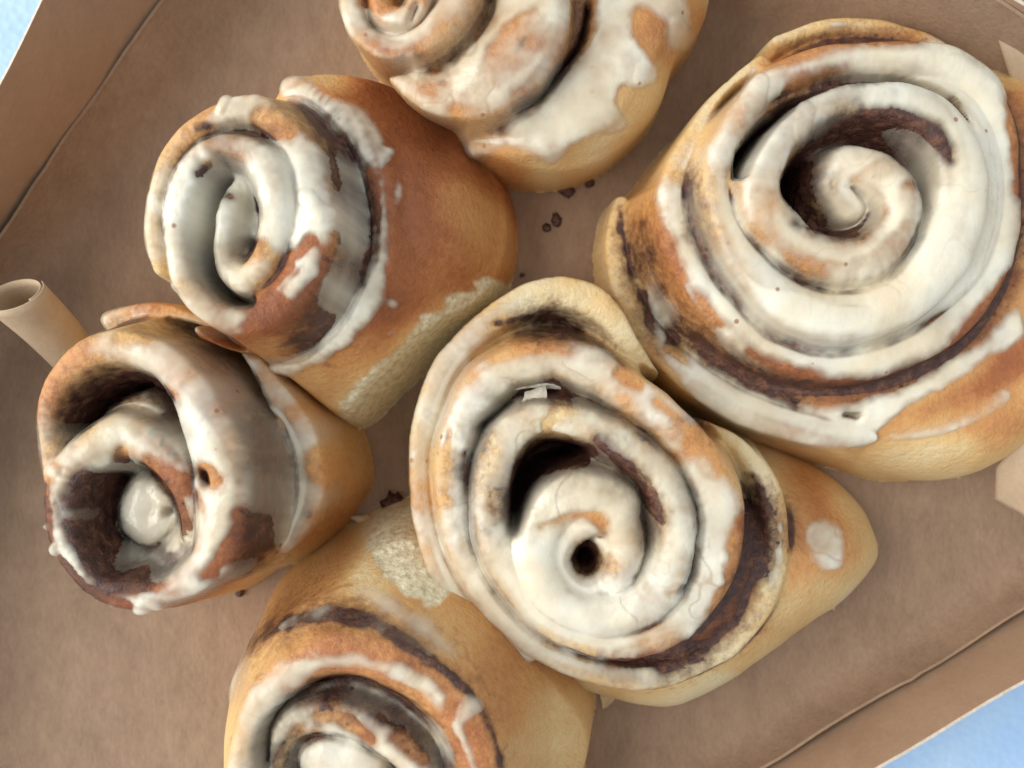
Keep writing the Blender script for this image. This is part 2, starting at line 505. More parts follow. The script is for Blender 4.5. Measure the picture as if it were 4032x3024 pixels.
ROOTS = {}
def build_roll(spec):
    s, ox, oy = spec['scale'], spec['org'][0], spec['org'][1]
    lx, ly, zt = spec.get('lean', (0, 0))[0], spec.get('lean', (0, 0))[1], 0.045
    def un(x, y, z):                       # crop pixel at height z -> upright plan of the (leaning) roll
        a, b = at(ox + x/s, oy + y/s, z)
        return (a - lx*(zt-z), b - ly*(zt-z))
    cell = 0.00030
    # strands to world
    strands = []; late = []
    for st in spec['strands']:
        R = catmull(st['pts'], 30)
        W = np.zeros((len(R), 6))
        z = R[:, 3]*0.001 + spec.get('dz', 0)
        k = (CAM_H - z)/F_PX
        W[:, 0] = (ox + R[:, 0]/s - 2016)*k; W[:, 1] = -(oy + R[:, 1]/s - 1512)*k
        W[:, 0] -= lx*(zt-z); W[:, 1] -= ly*(zt-z)
        W[:, 2] = R[:, 2]/s*k; W[:, 3] = z; W[:, 4] = R[:, 4]; W[:, 5] = R[:, 5]
        (late if st.get('late') else strands).append((W, st.get('drop', 4.5), st.get('round', 0.62)))
    ol = np.array([un(x, y, z*0.001) for x, y, z in spec['outline']])
    ol = catmull(np.vstack([ol, ol[:1]]), 0.004)[:-1]
    allx = np.concatenate([ol[:, 0]]+[w[0][:, 0] for w in strands]); ally = np.concatenate([ol[:, 1]]+[w[0][:, 1] for w in strands])
    x0, x1, y0, y1 = allx.min()-0.012, allx.max()+0.012, ally.min()-0.012, ally.max()+0.012
    # nothing of a roll shows beyond the frame by more than a little
    x0, x1 = max(x0, -0.155), min(x1, 0.160); y0, y1 = max(y0, -0.125), min(y1, 0.125)
    nx, ny = int((x1-x0)/cell)+1, int((y1-y0)/cell)+1
    gx = x0+np.arange(nx)*cell; gy = y0+np.arange(ny)*cell
    X, Y = np.meshgrid(gx, gy)
    wx = X + fbm(X, Y, 90, spec['seed'], 2)*0.0007; wy = Y + fbm(X, Y, 90, spec['seed']+5, 2)*0.0007
    # body
    sd = -poly_sd(X, Y, ol)                # positive inside
    sd = np.where(sd > -0.004, blur(np.maximum(sd, -0.010), 9), sd)
    sdc = sd; sd = sd + fbm(X, Y, 120, spec['seed']+9, 2)*0.0004
    Rf, Zb = spec['R']*0.001, spec['Z']*0.001
    e = np.clip(sd/Rf, 0, 1)
    pw = spec.get('pw', 0.5)
    body = np.where(sd > 0, Zb*(1-(1-e)**2)**pw, -0.004)
    body = body + fbm(X, Y, 45, spec['seed']+2, 2)*0.0008*e
    H = body.copy()
    ICW = np.full(X.shape, 1e9)            # normalised distance for icing along strands
    BR = spec['bbr'][0] + (spec['bbr'][1]-spec['bbr'][0])*smoothstep(0.05, 0.9, e)
    win = np.zeros(X.shape)                # 1 where a strand is the surface
    Q = np.full(X.shape, 9.0)
    def lay(W, drop, rnd_):
        nonlocal H, BR, win, ICW, Q
        SH = np.full(X.shape, -1.0); SB = np.zeros(X.shape); SI = np.full(X.shape, 9.0); SQ = np.full(X.shape, 9.0)
        for a, b in seg_iter(W):
            m = max(a[2], b[2]) + min(0.032, 0.036/drop)
            i0 = max(0, int((min(a[0], b[0])-m-x0)/cell)); i1 = min(nx, int((max(a[0], b[0])+m-x0)/cell)+1)
            j0 = max(0, int((min(a[1], b[1])-m-y0)/cell)); j1 = min(ny, int((max(a[1], b[1])+m-y0)/cell)+1)
            if i1 <= i0 or j1 <= j0: continue
            sl = (slice(j0, j1), slice(i0, i1))
            px, py = wx[sl], wy[sl]
            dx, dy = b[0]-a[0], b[1]-a[1]
            t = np.clip(((px-a[0])*dx+(py-a[1])*dy)/(dx*dx+dy*dy+1e-12), 0, 1)
            d = np.hypot(px-a[0]-t*dx, py-a[1]-t*dy)
            w = a[2]+(b[2]-a[2])*t; z = a[3]+(b[3]-a[3])*t
            q = d/w
            h = z - rnd_*w*(1-np.sqrt(np.clip(1-np.minimum(q, 0.985)**2, 0, 1))) - np.maximum(d-w*0.985, 0)*drop
            up = h > SH[sl]
            SH[sl] = np.where(up, h, SH[sl])
            SB[sl] = np.where(up, a[5]+(b[5]-a[5])*t, SB[sl])
            ic = a[4]+(b[4]-a[4])*t
            SI[sl] = np.where(up, (q-ic)*w, SI[sl]); SQ[sl] = np.where(up, q, SQ[sl])
        up = SH > H
        kk = 0.0009
        dH = np.clip(0.5+0.5*(SH-H)/kk, 0, 1)
        Hn = H*(1-dH)+SH*dH + kk*dH*(1-dH)*0.5
        H = np.where(SH > -0.5, Hn, H)
        BR = np.where(up, SB*(1-0.35*smoothstep(0.75, 1.0, SQ)), BR); win = np.where(up, 1.0, win)
        ICW = np.where(up, SI, ICW); Q = np.where(up, SQ, Q)
    for a_ in strands: lay(*a_)
    # the coils press against each other: no groove is deeper than a few mm unless it gaps open
    core = blur(H, spec.get('gs', 7)) - spec.get('gd', 2.4)*0.001
    kk = 0.0010
    dH = np.clip(0.5+0.5*(core-H)/kk, 0, 1)*(win > 0) + np.clip(0.5+0.5*(core-H)/kk, 0, 1)*(win <= 0)*smoothstep(0.5, 0.9, e)
    H = H*(1-dH)+core*dH + kk*dH*(1-dH)*0.5
    # image position of every surface point, for the traced marks
    def pix(Hh):
        k = F_PX/(CAM_H-np.clip(Hh, 0, 0.12))
        return ((X+lx*(zt-Hh))*k+2016-ox)*s, (-(Y+ly*(zt-Hh))*k+1512-oy)*s
    mm = (CAM_H-0.045)/F_PX/s*1000         # mm for one crop pixel
    PIT = np.zeros(X.shape); PIT_SHADE = np.zeros(X.shape)
    for pit_ in spec.get('pits', []):
        dep, pts = pit_[:2]
        zr = pts[0][3] if len(pts[0]) > 3 else spec['Z']
        P = [(*un(p[0], p[1], zr*0.001), p[2]/s*(CAM_H-zr*0.001)/F_PX) for p in pts]
        d = stroke_sd(wx, wy, P, 0.002)
        H = H - dep*0.001*smoothstep(0.0006, -0.0012, d)
        PIT = np.maximum(PIT, smoothstep(0.0, -0.0010, d)*(dep > 7))
        if len(pit_) == 2 and dep > 7: PIT_SHADE = np.maximum(PIT_SHADE, smoothstep(0.0012, -0.0004, d))  # deep pits get dark colour in place of their shade
    LP = spec.get('lpits', [])
    for a_ in late:
        H0 = H.copy(); lay(*a_); PIT = np.where(H > H0+0.0003, 0.0, PIT); PIT_SHADE = np.where(H > H0+0.0003, 0.0, PIT_SHADE)
    for dep, pts in LP:
        P = [(*un(p[0], p[1], p[3]*0.001), p[2]/s*(CAM_H-p[3]*0.001)/F_PX) for p in pts]
        H = H - dep*0.001*smoothstep(0.0006, -0.0012, stroke_sd(wx, wy, P, 0.002))
    for hgt, pts in spec.get('bumps', []):
        px, py = pix(H); d = stroke_sd(px, py, pts)
        wm = np.mean([p[2] for p in pts]); H = H + hgt*0.001*smoothstep(0, -wm, d)
    H = np.maximum(H, np.where(sd > 0.001, 0.0025, H))
    H = np.where((Q < 1.0) & (win > 0), H, np.minimum(H, np.maximum((sdc+0.0012)*6.0, -0.004)))
    H = blur(H, 1.3)
    H = H + fbm(X+H*0.24, Y-H*0.20, 160, spec['seed']+3, 3)*0.00022*(H > 0.002)
    px, py = pix(H)
    U = X + H*0.24; V_ = Y - H*0.20
    # torn crumb
    TORN = np.zeros(X.shape)
    for pts in spec.get('torn', []):
        d = poly_sd(px, py, pts, step=20)*mm + fbm(U, V_, 350, spec['seed']+7, 3)*1.6
        TORN = np.maximum(TORN, smoothstep(0.4, -1.0, d))
    H = H + TORN*(fbm(U, V_, 420, spec['seed']+8, 4)*0.0011 + fbm(U, V_, 1300, spec['seed']+4, 2)*0.0005 - 0.0005)
    for val, soft, pts in spec.get('brown', []):
        d = stroke_sd(px, py, pts)*mm + fbm(U, V_, 140, spec['seed']+1, 3)*0.9
        wgt = smoothstep(soft, -soft*0.5, d)
        BR = BR*(1-wgt)+val*wgt
    BR = blur(BR, 3.0) + fbm(U, V_, 60, spec['seed']+41, 4)*0.24
    # filling, with shade painted into the deep pits
    cav = (blur(H, 9)-H)*1000
    FILL = smoothstep(0.12, 1.1, cav)*smoothstep(0.2, 0.6, e)*smoothstep(0.3, 0.6, H/Zb)
    FILL = FILL*spec.get('autofill', 1.0)
    for val, pts in spec.get('fill', []):
        d = stroke_sd(px, py, pts)*mm + fbm(U, V_, 260, spec['seed']+6, 3)*1.0
        wgt = smoothstep(1.3, -0.9, d + 0.5)
        if val > 0.05: wgt = wgt*np.clip(0.95+0.75*fbm(U, V_, 210, spec['seed']+17, 3), 0, 1)
        FILL = FILL*(1-wgt)+val*wgt if val < 0.05 else np.maximum(FILL, val*wgt)
    FILL = np.maximum(FILL, PIT_SHADE)  # pit shade painted dark along with the real filling
    # loose specks of cinnamon around the filling
    halo = np.clip(blur(FILL, 10)*2.4, 0, 1)
    FILL = np.maximum(FILL, smoothstep(0.34, 0.55, fbm(U, V_, 620, spec['seed']+19, 3))*halo*0.8)
    FILL = np.maximum(FILL, halo*0.50)
    FILL = FILL*(1-TORN)
    # icing
    gy0, gx0 = np.gradient(H, cell); calm = 1/np.clip(np.sqrt(1+gx0**2+gy0**2)-0.6, 1, 6)
    isd = np.minimum(ICW*1000, 50.0)
    groove = smoothstep(0.15, 0.7, cav)*smoothstep(0.4, 0.7, H/Zb)
    isd = isd - spec.get('gspread', 1.3)*groove
    cover = np.ones(X.shape)*spec.get('cover', 0.84)
    for op in spec.get('icing', []):
        typ, pts = op[0], op[-1]
        d = (poly_sd(px, py, pts, step=22) if typ in 'PQ' else stroke_sd(px, py, pts))*mm
        if typ in '+P': isd = np.minimum(isd, d)
        elif typ in '-Q': isd = np.maximum(isd, -d)
        elif typ == '~':
            wgt = smoothstep(0.8, -1.2, d + fbm(U, V_, 150, spec['seed']+11, 3)*1.4); cover = cover*(1-wgt)+op[1]*wgt
    cover = cover*(1-spec.get('gthin', 0.52)*groove)
    crest = smoothstep(0.25, 1.1, (H-blur(H, 7))*1000)
    cover = cover*(1-spec.get('crest', 0.42)*crest)
    cover = np.clip(cover + 0.30*fbm(U, V_, 55, spec['seed']+51, 3), 0, 1)
    rag = spec.get('rag', 1.0)
    isd = isd + rag*(fbm(U, V_, 170, spec['seed']+12, 3)*1.1*calm**0.5 + fbm(U, V_, 700, spec['seed']+13, 2)*0.35*calm)
    for op in spec.get('drops', []):
        d = stroke_sd(px, py, op)*mm + fbm(U, V_, 300, spec['seed']+14, 2)*0.25
        isd = np.minimum(isd, d)
    if spec.get('pitcut', True): isd = np.maximum(isd, PIT*4.0-2.0-2.0*(PIT < 0.05))
    isd = np.maximum(isd, (0.004-H)*1000)
    depth = -(blur(isd, 1.0)*calm + blur(isd, 4.0)*(1-calm)) + spec.get('spread', 0.9)
    gyy, gxx = np.gradient(H, cell)
    slope = blur(np.minimum(np.sqrt(1+gxx**2+gyy**2), 2.2), 2)
    T = 0.62*spec.get('thick', 0.75)*(1+0.35*fbm(U, V_, 130, spec['seed']+15, 2))
    thick = np.where(depth > 0, T*(1-np.exp(-depth/1.3)), depth*0.5)
    for op in spec.get('drops', []):
        d = -stroke_sd(px, py, op)*mm
        wmax = max(p[2] for p in op)*mm
        thick = thick + np.where(d > 0, 0.55*np.sqrt(np.clip(1-(1-np.clip(d/wmax, 0, 1))**2, 0, 1)), 0)
    pool = blur(H, spec.get('pool', 3.0))
    WF = np.zeros(X.shape)
    for pts in spec.get('flood', []):
        wf = smoothstep(1.5, -2.5, poly_sd(px, py, pts, step=22)*mm)
        pool = pool*(1-wf) + np.maximum(blur(H, 26)+0.0016, pool)*wf
        WF = np.maximum(WF, wf); cover = np.maximum(cover, 0.93*wf)
    top = np.where(depth > 0, np.maximum(H+0.00035*smoothstep(0, 1, depth), H*(0.25-0.2*WF)+pool*(0.75+0.2*WF)), H)
    Ti = thick*0.001
    # where the glaze is thin it lets the dough show through in patches
    mot = fbm(U, V_, 150, spec['seed']+21, 4)
    cv = np.clip(cover + np.maximum(1.05-cover, 0.12)*1.25*mot, 0, 1)*smoothstep(0.0, 2.2, depth + mot*0.9)**0.8
    dryv = spec.get('dry', 0.2)
    rid = np.abs(fbm(U, V_, 75, spec['seed']+31, 3)); gate = smoothstep(0.05, 0.25, fbm(U, V_, 60, spec['seed']+33, 2))
    crk = smoothstep(0.035, 0.010, rid)*gate*min(dryv*1.2, 1)
    Ti = Ti - crk*0.00014*(depth > 0.3); cv = cv*(1-0.28*crk)
    tone = np.clip(0.5+0.9*fbm(U, V_, 80, spec['seed']+25, 3), 0, 1)
    st_ = 1-calm
    cv = cv*(1-st_)+blur(cv, 6)*st_; tone = tone*(1-st_)+blur(tone, 6)*st_; FILL = FILL*(1-st_)+blur(FILL, 5)*st_
    # filling sheet, also carrying the painted pit shade
    Tf = 0.00008 + (FILL-0.1)*0.00042 + np.where(FILL > 0.2, fbm(U, V_, 900, spec['seed']+16, 3)*0.00015, 0)
    Ti = np.where(depth > 0.25, np.maximum(Ti, np.where(FILL > 0.15, Tf, 0)+0.00014), Ti)
    Zi = top + Ti
    # ---- meshes
    base = np.mean(ol, axis=0)
    root = empty('cinnamon_roll', (float(base[0]), float(base[1]), 0.0))
    idx = np.arange(nx*ny).reshape(ny, nx)
    q = np.stack([idx[:-1, :-1], idx[:-1, 1:], idx[1:, 1:], idx[1:, :-1]], -1)
    def normals(A):
        gy_, gx_ = np.gradient(blur(A, 1.2), cell); L = np.sqrt(1+gx_**2+gy_**2)
        return -gx_/L, -gy_/L, 1/L
    def emit(name, Z, T, vmask, mat, attrs):
        keep = vmask[:-1, :-1] | vmask[:-1, 1:] | vmask[1:, 1:] | vmask[1:, :-1]
        f = q[keep]
        used = np.unique(f)
        if len(used) == 0: return None
        re = np.zeros(nx*ny, np.int64); re[used] = np.arange(len(used))
        XX, YY, ZZ = X, Y, Z
        if T is not None:
            n_ = normals(Z); XX, YY, ZZ = X+n_[0]*T, Y+n_[1]*T, Z+n_[2]*T
        zz = ZZ.ravel()[used]
        V = np.stack([XX.ravel()[used]+lx*(zt-zz), YY.ravel()[used]+ly*(zt-zz), zz], 1)
        return mesh_obj(name, V, re[f], mat, root, True, {k: a.ravel()[used] for k, a in attrs.items()})
    emit('dough', np.maximum(H, 0.0004), None, H > 0.0004, M_DOUGH, {'brown': np.clip(BR, 0, 1), 'torn': TORN})
    emit('cinnamon_filling_and_shade', H, Tf, (FILL > 0.06) & (H > 0.004), M_FILL, {'cover': FILL})
    dry = np.ones(X.shape)*spec.get('dry', 0.2)
    emit('icing', top, Ti, depth > -0.35, M_ICE, {'cover': cv, 'dry': dry, 'tone': tone})
    tag(root, spec['label'], 'cinnamon roll', 'cinnamon rolls in the box')
    ROOTS[spec['key']] = (root, X, Y, Zi, x0, y0, cell, un, s)
    return root

def S(*rows):
    """strand rows (x, y, half-width, height mm, icing width, browning); short rows repeat the last values"""
    out = []; last = [0, 0, 50, 40, 1, .4]
    for r in rows:
        r = list(r)+last[len(r):]; out.append(r); last = r
    return out

SPECS = []
# --- large roll, upper right
SPECS.append(dict(key='A', seed=11, gd=1.5, cover=.92, crest=.3, flood=[[(1100,1440),(1300,1500),(1600,1450),(1830,1200),(1880,850),(1780,560),(1620,400),(1850,350),(2080,560),(2140,1000),(1990,1400),(1600,1660),(1200,1700),(900,1580),(760,1330),(900,1400)]], spread=.6, scale=1.276, org=(2300, 0), R=17, Z=30, bbr=(.06, .5), thick=.85, rag=.8, dry=.25, autofill=.9,
  label='largest, thickly iced cinnamon roll with black gaps beside its centre',
  strands=[
   dict(pts=S((195,1030,55,17,0,.05),(150,1200,60,19),(180,1400,65,21),(270,1610,70,23,0,.2),(420,1800,85,25,.1,.35),(620,1950,95,26,1.,.4),(880,2070,105,27,1.1,.4),(1180,2130,110,27,1.1,.5),(1480,2110,115,27,1,.6),(1780,2000,125,27,.6,.7),(2050,1840,130,27,.3,.75),(2280,1640,130,27,.2,.7),(2400,1300,120,27,0,.7),(2360,800,120,27,0,.7),(2230,480,90,27,0,.6)), drop=1.6),
   dict(pts=S((980,200,40,26,.5,.1),(1200,130,50,27,0,.2),(1450,130,55,27,0,.25),(1680,190,55,27,.5,.3),(1850,280,50,27))),
   dict(pts=S((1340,1020,85,41,1.3,.3),(1285,890,85,42,1.3,.2),(1370,810,90,44,1.1,.3),(1530,870,100,45,.9,.5),(1620,1010,100,45,.9,.5),(1570,1170,100,45,.8,.6),(1420,1290,110,46,.9,.6),(1230,1290,120,46,1,.6),(1060,1210,115,46,1,.6),(930,1070,120,47,.95,.5),(890,920,110,47,.9,.5),(930,760,110,47,.9,.4),(1050,610,90,47,1,.3),(1230,515,75,47,1,.2),(1430,485,75,46,1,.2),(1640,500,90,46,1.5,.2),(1800,590,110,45,1.6,.2),(1900,750,120,44,1.6,.2),(1930,950,130,44),(1880,1170,140,44),(1750,1370,140,44),(1540,1530,140,44),(1300,1590,120,44),(1080,1540,110,44,1.5),(900,1410,95,44,1.4),(770,1230,85,44,1.2,.3),(690,1050,75,44,1.1,.3),(665,880,75,43,.9,.4),(710,700,75,43),(820,540,80,43,1.),(980,400,85,42,.6,.5),(1180,310,85,41,.8,.6),(1420,275,85,40,.9),(1650,275,95,40,1.2),(1850,330,110,39,1.4),(2000,450,120,38,1.4,.5),(2080,650,120,38,1.1),(2120,900,110,38,1.0),(2110,1150,110,38),(2020,1400,110,37),(1860,1600,110,37,1.2,.6),(1640,1740,110,37,1.1,.7),(1380,1810,110,37,1.1,.8),(1130,1800,110,37,1.0,.8),(900,1720,100,37,1.1,.6),(720,1580,95,38,1.0,.6),(570,1400,90,38,.6,.6),(480,1200,85,38,.5,.6),(450,1000,85,37,.8,.5),(480,820,80,36,.8,.3),(580,650,75,34,.3,.1),(720,480,70,32,0,.05),(900,320,60,30,0,.1))),
  ],
  outline=[(95,1080,5),(100,1300,4),(150,1520,4),(300,1800,4),(550,2060,4),(900,2230,2),(1200,2320,1),(1500,2400,1),(1700,2415,1),(1900,2350,1),(2212,2150,2),(2450,1900,5),(2600,1300,5),(2450,600,10),(2200,350,15),(1850,210,20),(1500,85,20),(1200,80,20),(980,160,20),(700,460,18),(500,650,15),(350,830,12),(280,950,8)],
  pits=[(20,[(785,880,22,44),(820,760,44,44),(910,650,40,44),(1010,560,30,44),(1150,470,20,44),(1350,420,12,44)]),(26,[(1170,750,26,44),(1120,880,42,44),(1115,1030,60,44),(1150,1090,44,44)]),(3,[(1320,1500+580,20,30),(1380,2085,30,30)])],
  fill=[(1.,[(1120,800,50),(1090,920,60),(1090,1060,80)]),(1.,[(1170,680,50),(1330,610,58),(1560,590,70),(1740,670,66),(1850,840,44)]),(.9,[(1020,1120,30),(1150,1170,35),(1330,1190,30),(1500,1180,20),(1590,1090,18)]),(1.,[(175,1050,18),(200,1200,24),(250,1400,34),(300,1500,45),(360,1640,50),(460,1700,45)]),(.9,[(300,1120,30),(330,1300,36),(380,1480,36)]),(.8,[(840,560,26),(1000,470,24),(1300,400,20),(1560,400,14)]),  # first stroke paints the shade of the centre hole dark
        (.7,[(700,1740,16),(900,1880,22),(1200,1960,26),(1500,1920,24),(1800,1760,20)]),(0.,[(1700,430,50),(1860,500,60),(1990,650,50)]),(.8,[(1900,390,22),(1950,400,16)]),(.8,[(1180,1455,20),(1235,1490,14)])],
  brown=[(.75,2.,[(830,1765,30),(1000,1860,55),(1250,1920,45),(1500,1910,45),(1750,1800,45),(1950,1630,45),(2140,1390,45)]),(.7,2.5,[(1700,2080,20),(1850,2010,40),(2050,1920,50),(2230,1780,60)]),(.15,3,[(1100,2260,50),(1500,2340,60),(1900,2260,50)]),(.55,2,[(900,330,30),(1150,240,40),(1400,200,35),(1650,205,30)]),(.6,2,[(430,1050,30),(420,1230,35),(520,1430,35),(640,1600,35)]),(.65,2,[(2170,520,50),(2200,800,70),(2180,980,50)])],
  icing=[('-',[(900,350,22),(1120,255,34),(1350,208,30),(1600,200,28),(1700,215,18)]),('-',[(830,1765,22),(1000,1865,42),(1250,1930,34),(1500,1915,36),(1750,1810,36),(1950,1640,38),(2140,1390,40)]),
         ('-',[(1230,640,30),(1400,590,40),(1600,600,46),(1760,690,40),(1840,810,22)]),('-',[(1060,1130,20),(1180,1170,22),(1340,1180,20)]),('-',[(420,1180,18),(470,1340,26),(600,1530,26),(690,1640,18)]),('-',[(2150,520,45),(2200,800,60),(2180,960,40)]),
         ('P',[(380,1760),(330,1500),(300,1350),(330,1300),(380,1450),(470,1580),(470,1620),(420,1640)]),
         ('P',[(470,1690),(560,1760),(720,1880),(900,1990),(1200,2040),(1500,1990),(1800,1840),(2060,1640),(2170,1560),(2190,1700),(2050,1800),(1850,1920),(1650,2020),(1500,2140),(1300,2235),(1150,2240),(1000,2180),(850,2100),(700,2080),(600,2020),(540,1900)]),
         ('P',[(1540,2190),(1700,2160),(1900,2090),(2100,1970),(2120,2010),(1950,2120),(1750,2190),(1560,2210)]),
         ('~',.38,[(900,1000,60),(900,1130,50),(1080,1300,60),(1300,1360,60),(1500,1310,60),(1620,1150,50),(1620,950,50)]),('~',.5,[(1500,840,60),(1350,900,40)]),('~',.6,[(950,420,40),(1300,330,40)]),
         ('~',.6,[(1290,1590,30),(1400,1600,40)]),('~',.45,[(1560,2190,30),(1800,2140,30),(2100,1990,30)]),('~',.6,[(480,900,60),(400,800,50)])],
  drops=[[(870,420,55),(840,520,62)],[(1110,560,40),(1090,640,45),(1080,720,30)]],
))
# --- centre roll
SPECS.append(dict(key='B', seed=23, gthin=.45, spread=.7, gd=3.2, scale=.9215, org=(1500, 1000), R=34, Z=34, pw=.62, bbr=(.12, .52), thick=.5, rag=1.2, dry=1.0, cover=.84, pool=2.2,
  label='wide cinnamon roll with cracked dry glaze and a round hole in its bud',
  strands=[
   dict(pts=S((1080,600,30,22,0,.15),(1000,480,38,28,0,.15),(905,320,50,33,0,.1),(810,190,60,34,0,.12),(640,130,62,34,0,.15),(480,185,55,35,.2,.1),(340,275,50,36,1.,.2),(230,400,50,37,1.,.2),(160,560,50,38,.9,.3),(130,740,45,38,.9,.3),(140,920,45,38,.9,.35),(185,1090,45,38,1.,.3),(270,1240,50,38,1.,.3),(390,1370,55,37,1.1,.3),(520,1450,50,36,1.1))),
   dict(pts=S((820,1010,50,43,1.2,.3),(860,1100,55,43,1.3,.2),(830,1200,60,43,1.3,.2),(740,1240,60,44,1.3,.2),(650,1190,60,44,1.3,.2),(620,1100,60,45,1.3,.3),(670,1010,60,45,1.1,.5),(760,960,65,46,1.0,.6),(855,960,65,46,1.1,.4),(890,1060,60,45,1.3,.2),(870,1180,60,45,1.3,.2)), round=.6),
   dict(pts=S((860,930,80,46,1.2,.3),(760,880,80,47,1.2,.25),(650,900,85,47,1.2,.2),(575,1000,80,47,1.2,.2),(560,1130,80,47,1.2,.2),(610,1250,75,47,1.2,.25),(740,1315,65,47,1.2,.3),(890,1310,65,47,1.2,.3),(1010,1240,70,47,1.2,.25),(1075,1110,65,47,1.2,.2),(1080,980,65,47,1.1,.2),(1030,840,65,47,1,.25),(935,725,65,47,1,.2),(810,645,60,47,1,.15),(690,600,52,46,.9,.1),(560,600,58,46,1.,.15),(460,670,62,46,1,.2),(410,790,62,46,1.,.2),(395,930,60,46,1,.2),(415,1060,62,46,1.1,.25),(480,1190,65,46,1.2,.25),(580,1310,65,45,1.2,.25),(720,1390,60,45,1.2,.25),(870,1420,60,45,1.1,.3),(1020,1390,65,45,1,.4),(1140,1290,75,44,.9,.5),(1220,1160,85,44,.8,.5),(1245,1010,95,44,.8,.45),(1225,860,95,44,.9,.4),(1150,720,85,44,.8,.4),(1040,600,75,44,.7,.4),(920,500,75,44,.7,.35),(790,420,75,43,.9,.3),(640,375,75,43,.9,.35),(490,395,72,43,.9,.35),(370,470,70,43,.9,.35),(290,600,62,43,.8,.35),(250,750,60,43,.8,.4),(255,900,60,43,.9,.35),(290,1050,60,42,1.0,.3),(355,1185,60,41,1.1,.3),(470,1330,60,40,1.2,.3),(620,1450,60,38,1.2,.3),(780,1520,55,36,1.2,.25),(930,1550,50,34,.7,.15),(1100,1520,45,33,0,.05),(1270,1430,45,33,0,.05),(1390,1290,45,34,0,.05),(1440,1120,45,34,0,.05),(1440,950,45,34,0,.05),(1400,820,40,33),(1310,700,35,31),(1200,640,30,29))),
  ],
  outline=[(800,85,20),(640,62,20),(480,110,20),(340,220,18),(220,360,16),(130,560,14),(95,750,12),(105,950,12),(160,1120,12),(260,1300,12),(400,1400,12),(580,1500,10),(650,1560,6),(800,1600,3),(1000,1625,1),(1200,1560,1),(1450,1385,1),(1640,1250,1),(1780,1095,1),(1785,1030,1),(1740,930,1),(1650,810,2),(1480,720,6),(1300,650,14),(1100,580,16),(990,470,18),(900,250,18)],
  pits=[(11,[(752,1128,36,44)],0),(20,[(760,725,20,46),(700,735,42,46),(630,750,58,46),(560,805,56,46),(505,900,42,46),(485,1000,26,46)]),(10,[(470,540,14,44),(420,590,14,44),(352,640,14,44)]),(5,[(1138,1030,8,44),(1135,1170,10,44),(1080,1215,10,44)])],
  fill=[(1.,[(415,255,16),(480,235,22),(580,230,26),(680,265,24),(780,320,14)]),(.8,[(500,300,20),(650,290,24),(780,330,22),(880,400,20)]),(.95,[(790,675,32),(900,770,40),(980,880,44),(1020,970,28)]),(.75,[(600,700,30),(520,760,34),(470,860,36),(450,980,36),(470,1080,24)]),(1.,[(1350,800,22),(1395,920,30),(1385,1080,38),(1340,1200,34),(1280,1330,26),(1120,1470,26),(980,1510,28),(960,1540,22)]),(.9,[(880,590,18),(980,680,20),(1060,740,18)]),(.9,[(390,510,16),(480,500,22),(630,490,16)]),(.7,[(1090,590,24),(1150,600,24)]),(.8,[(790,1465,20),(900,1490,14),(1020,1480,12)]),(.5,[(1020,1020,14),(990,1160,14)]),(.8,[(840,1275,18),(870,1262,14)]),(.7,[(540,1190,12)]),(.75,[(305,660,26),(295,800,34),(305,950,34),(340,1080,26)])],
  brown=[(.62,2,[(600,970,12),(690,935,16),(790,960,14),(812,1020,10)]),(.85,2,[(1330,930,16),(1325,1080,20),(1300,1220,22),(1220,1350,24),(1060,1460,20),(860,1480,16)]),(.58,6,[(1530,830,60),(1560,1000,90),(1640,1100,70)]),(.3,5,[(1450,1330,60),(1600,1220,40)]),(.25,3,[(700,80,40),(880,200,30)]),(.5,2,[(500,335,30),(760,370,40),(900,480,30)]),(.05,2,[(610,560,30),(680,570,30)])],
  icing=[('-',[(1310,900,10),(1300,1050,40),(1270,1210,44),(1180,1350,34),(1030,1455,22),(830,1475,18)]),('-',[(420,250,24),(560,225,34),(690,265,28),(800,330,22)]),('-',[(590,640,5),(650,560,45),(690,575,28)]),('-',[(500,510,16),(640,500,14)]),('-',[(780,680,24),(900,775,40),(985,890,44),(1015,960,28)]),('-',[(580,985,8),(690,945,14),(780,955,12),(810,1010,10)]),('-',[(870,590,10),(980,680,12),(1070,745,12)]),
         ('-',[(1140,880,6),(1142,1030,7),(1130,1180,8),(1060,1225,8)]),('-',[(330,760,4),(333,960,5)]),('-',[(850,1440,3),(960,1405,4),(1060,1370,3)]),('-',[(250,640,12),(235,800,14),(240,900,10)]),('-',[(480,340,20),(340,440,16)]),('-',[(1000,540,18),(1130,640,18),(1250,760,16)]),('-',[(850,430,20),(940,480,20)]),
         ('+',[(1600,1030,62),(1612,1085,58)]),('+',[(600,128,34)]),
         ('~',.55,[(900,500,60),(1060,620,60),(1200,760,60)]),('~',.5,[(280,640,40),(270,800,50),(290,960,50),(330,1100,40)]),('~',.65,[(560,330,40),(760,360,40)]),('~',.55,[(420,880,50),(400,1000,40)]),('~',.6,[(700,900,50),(840,880,40)]),('~',.45,[(1605,1060,90)]),('~',.5,[(600,130,60)]),('~',.5,[(150,600,50),(130,900,60),(170,1050,40)]),('~',.7,[(700,1010,60)])],
))
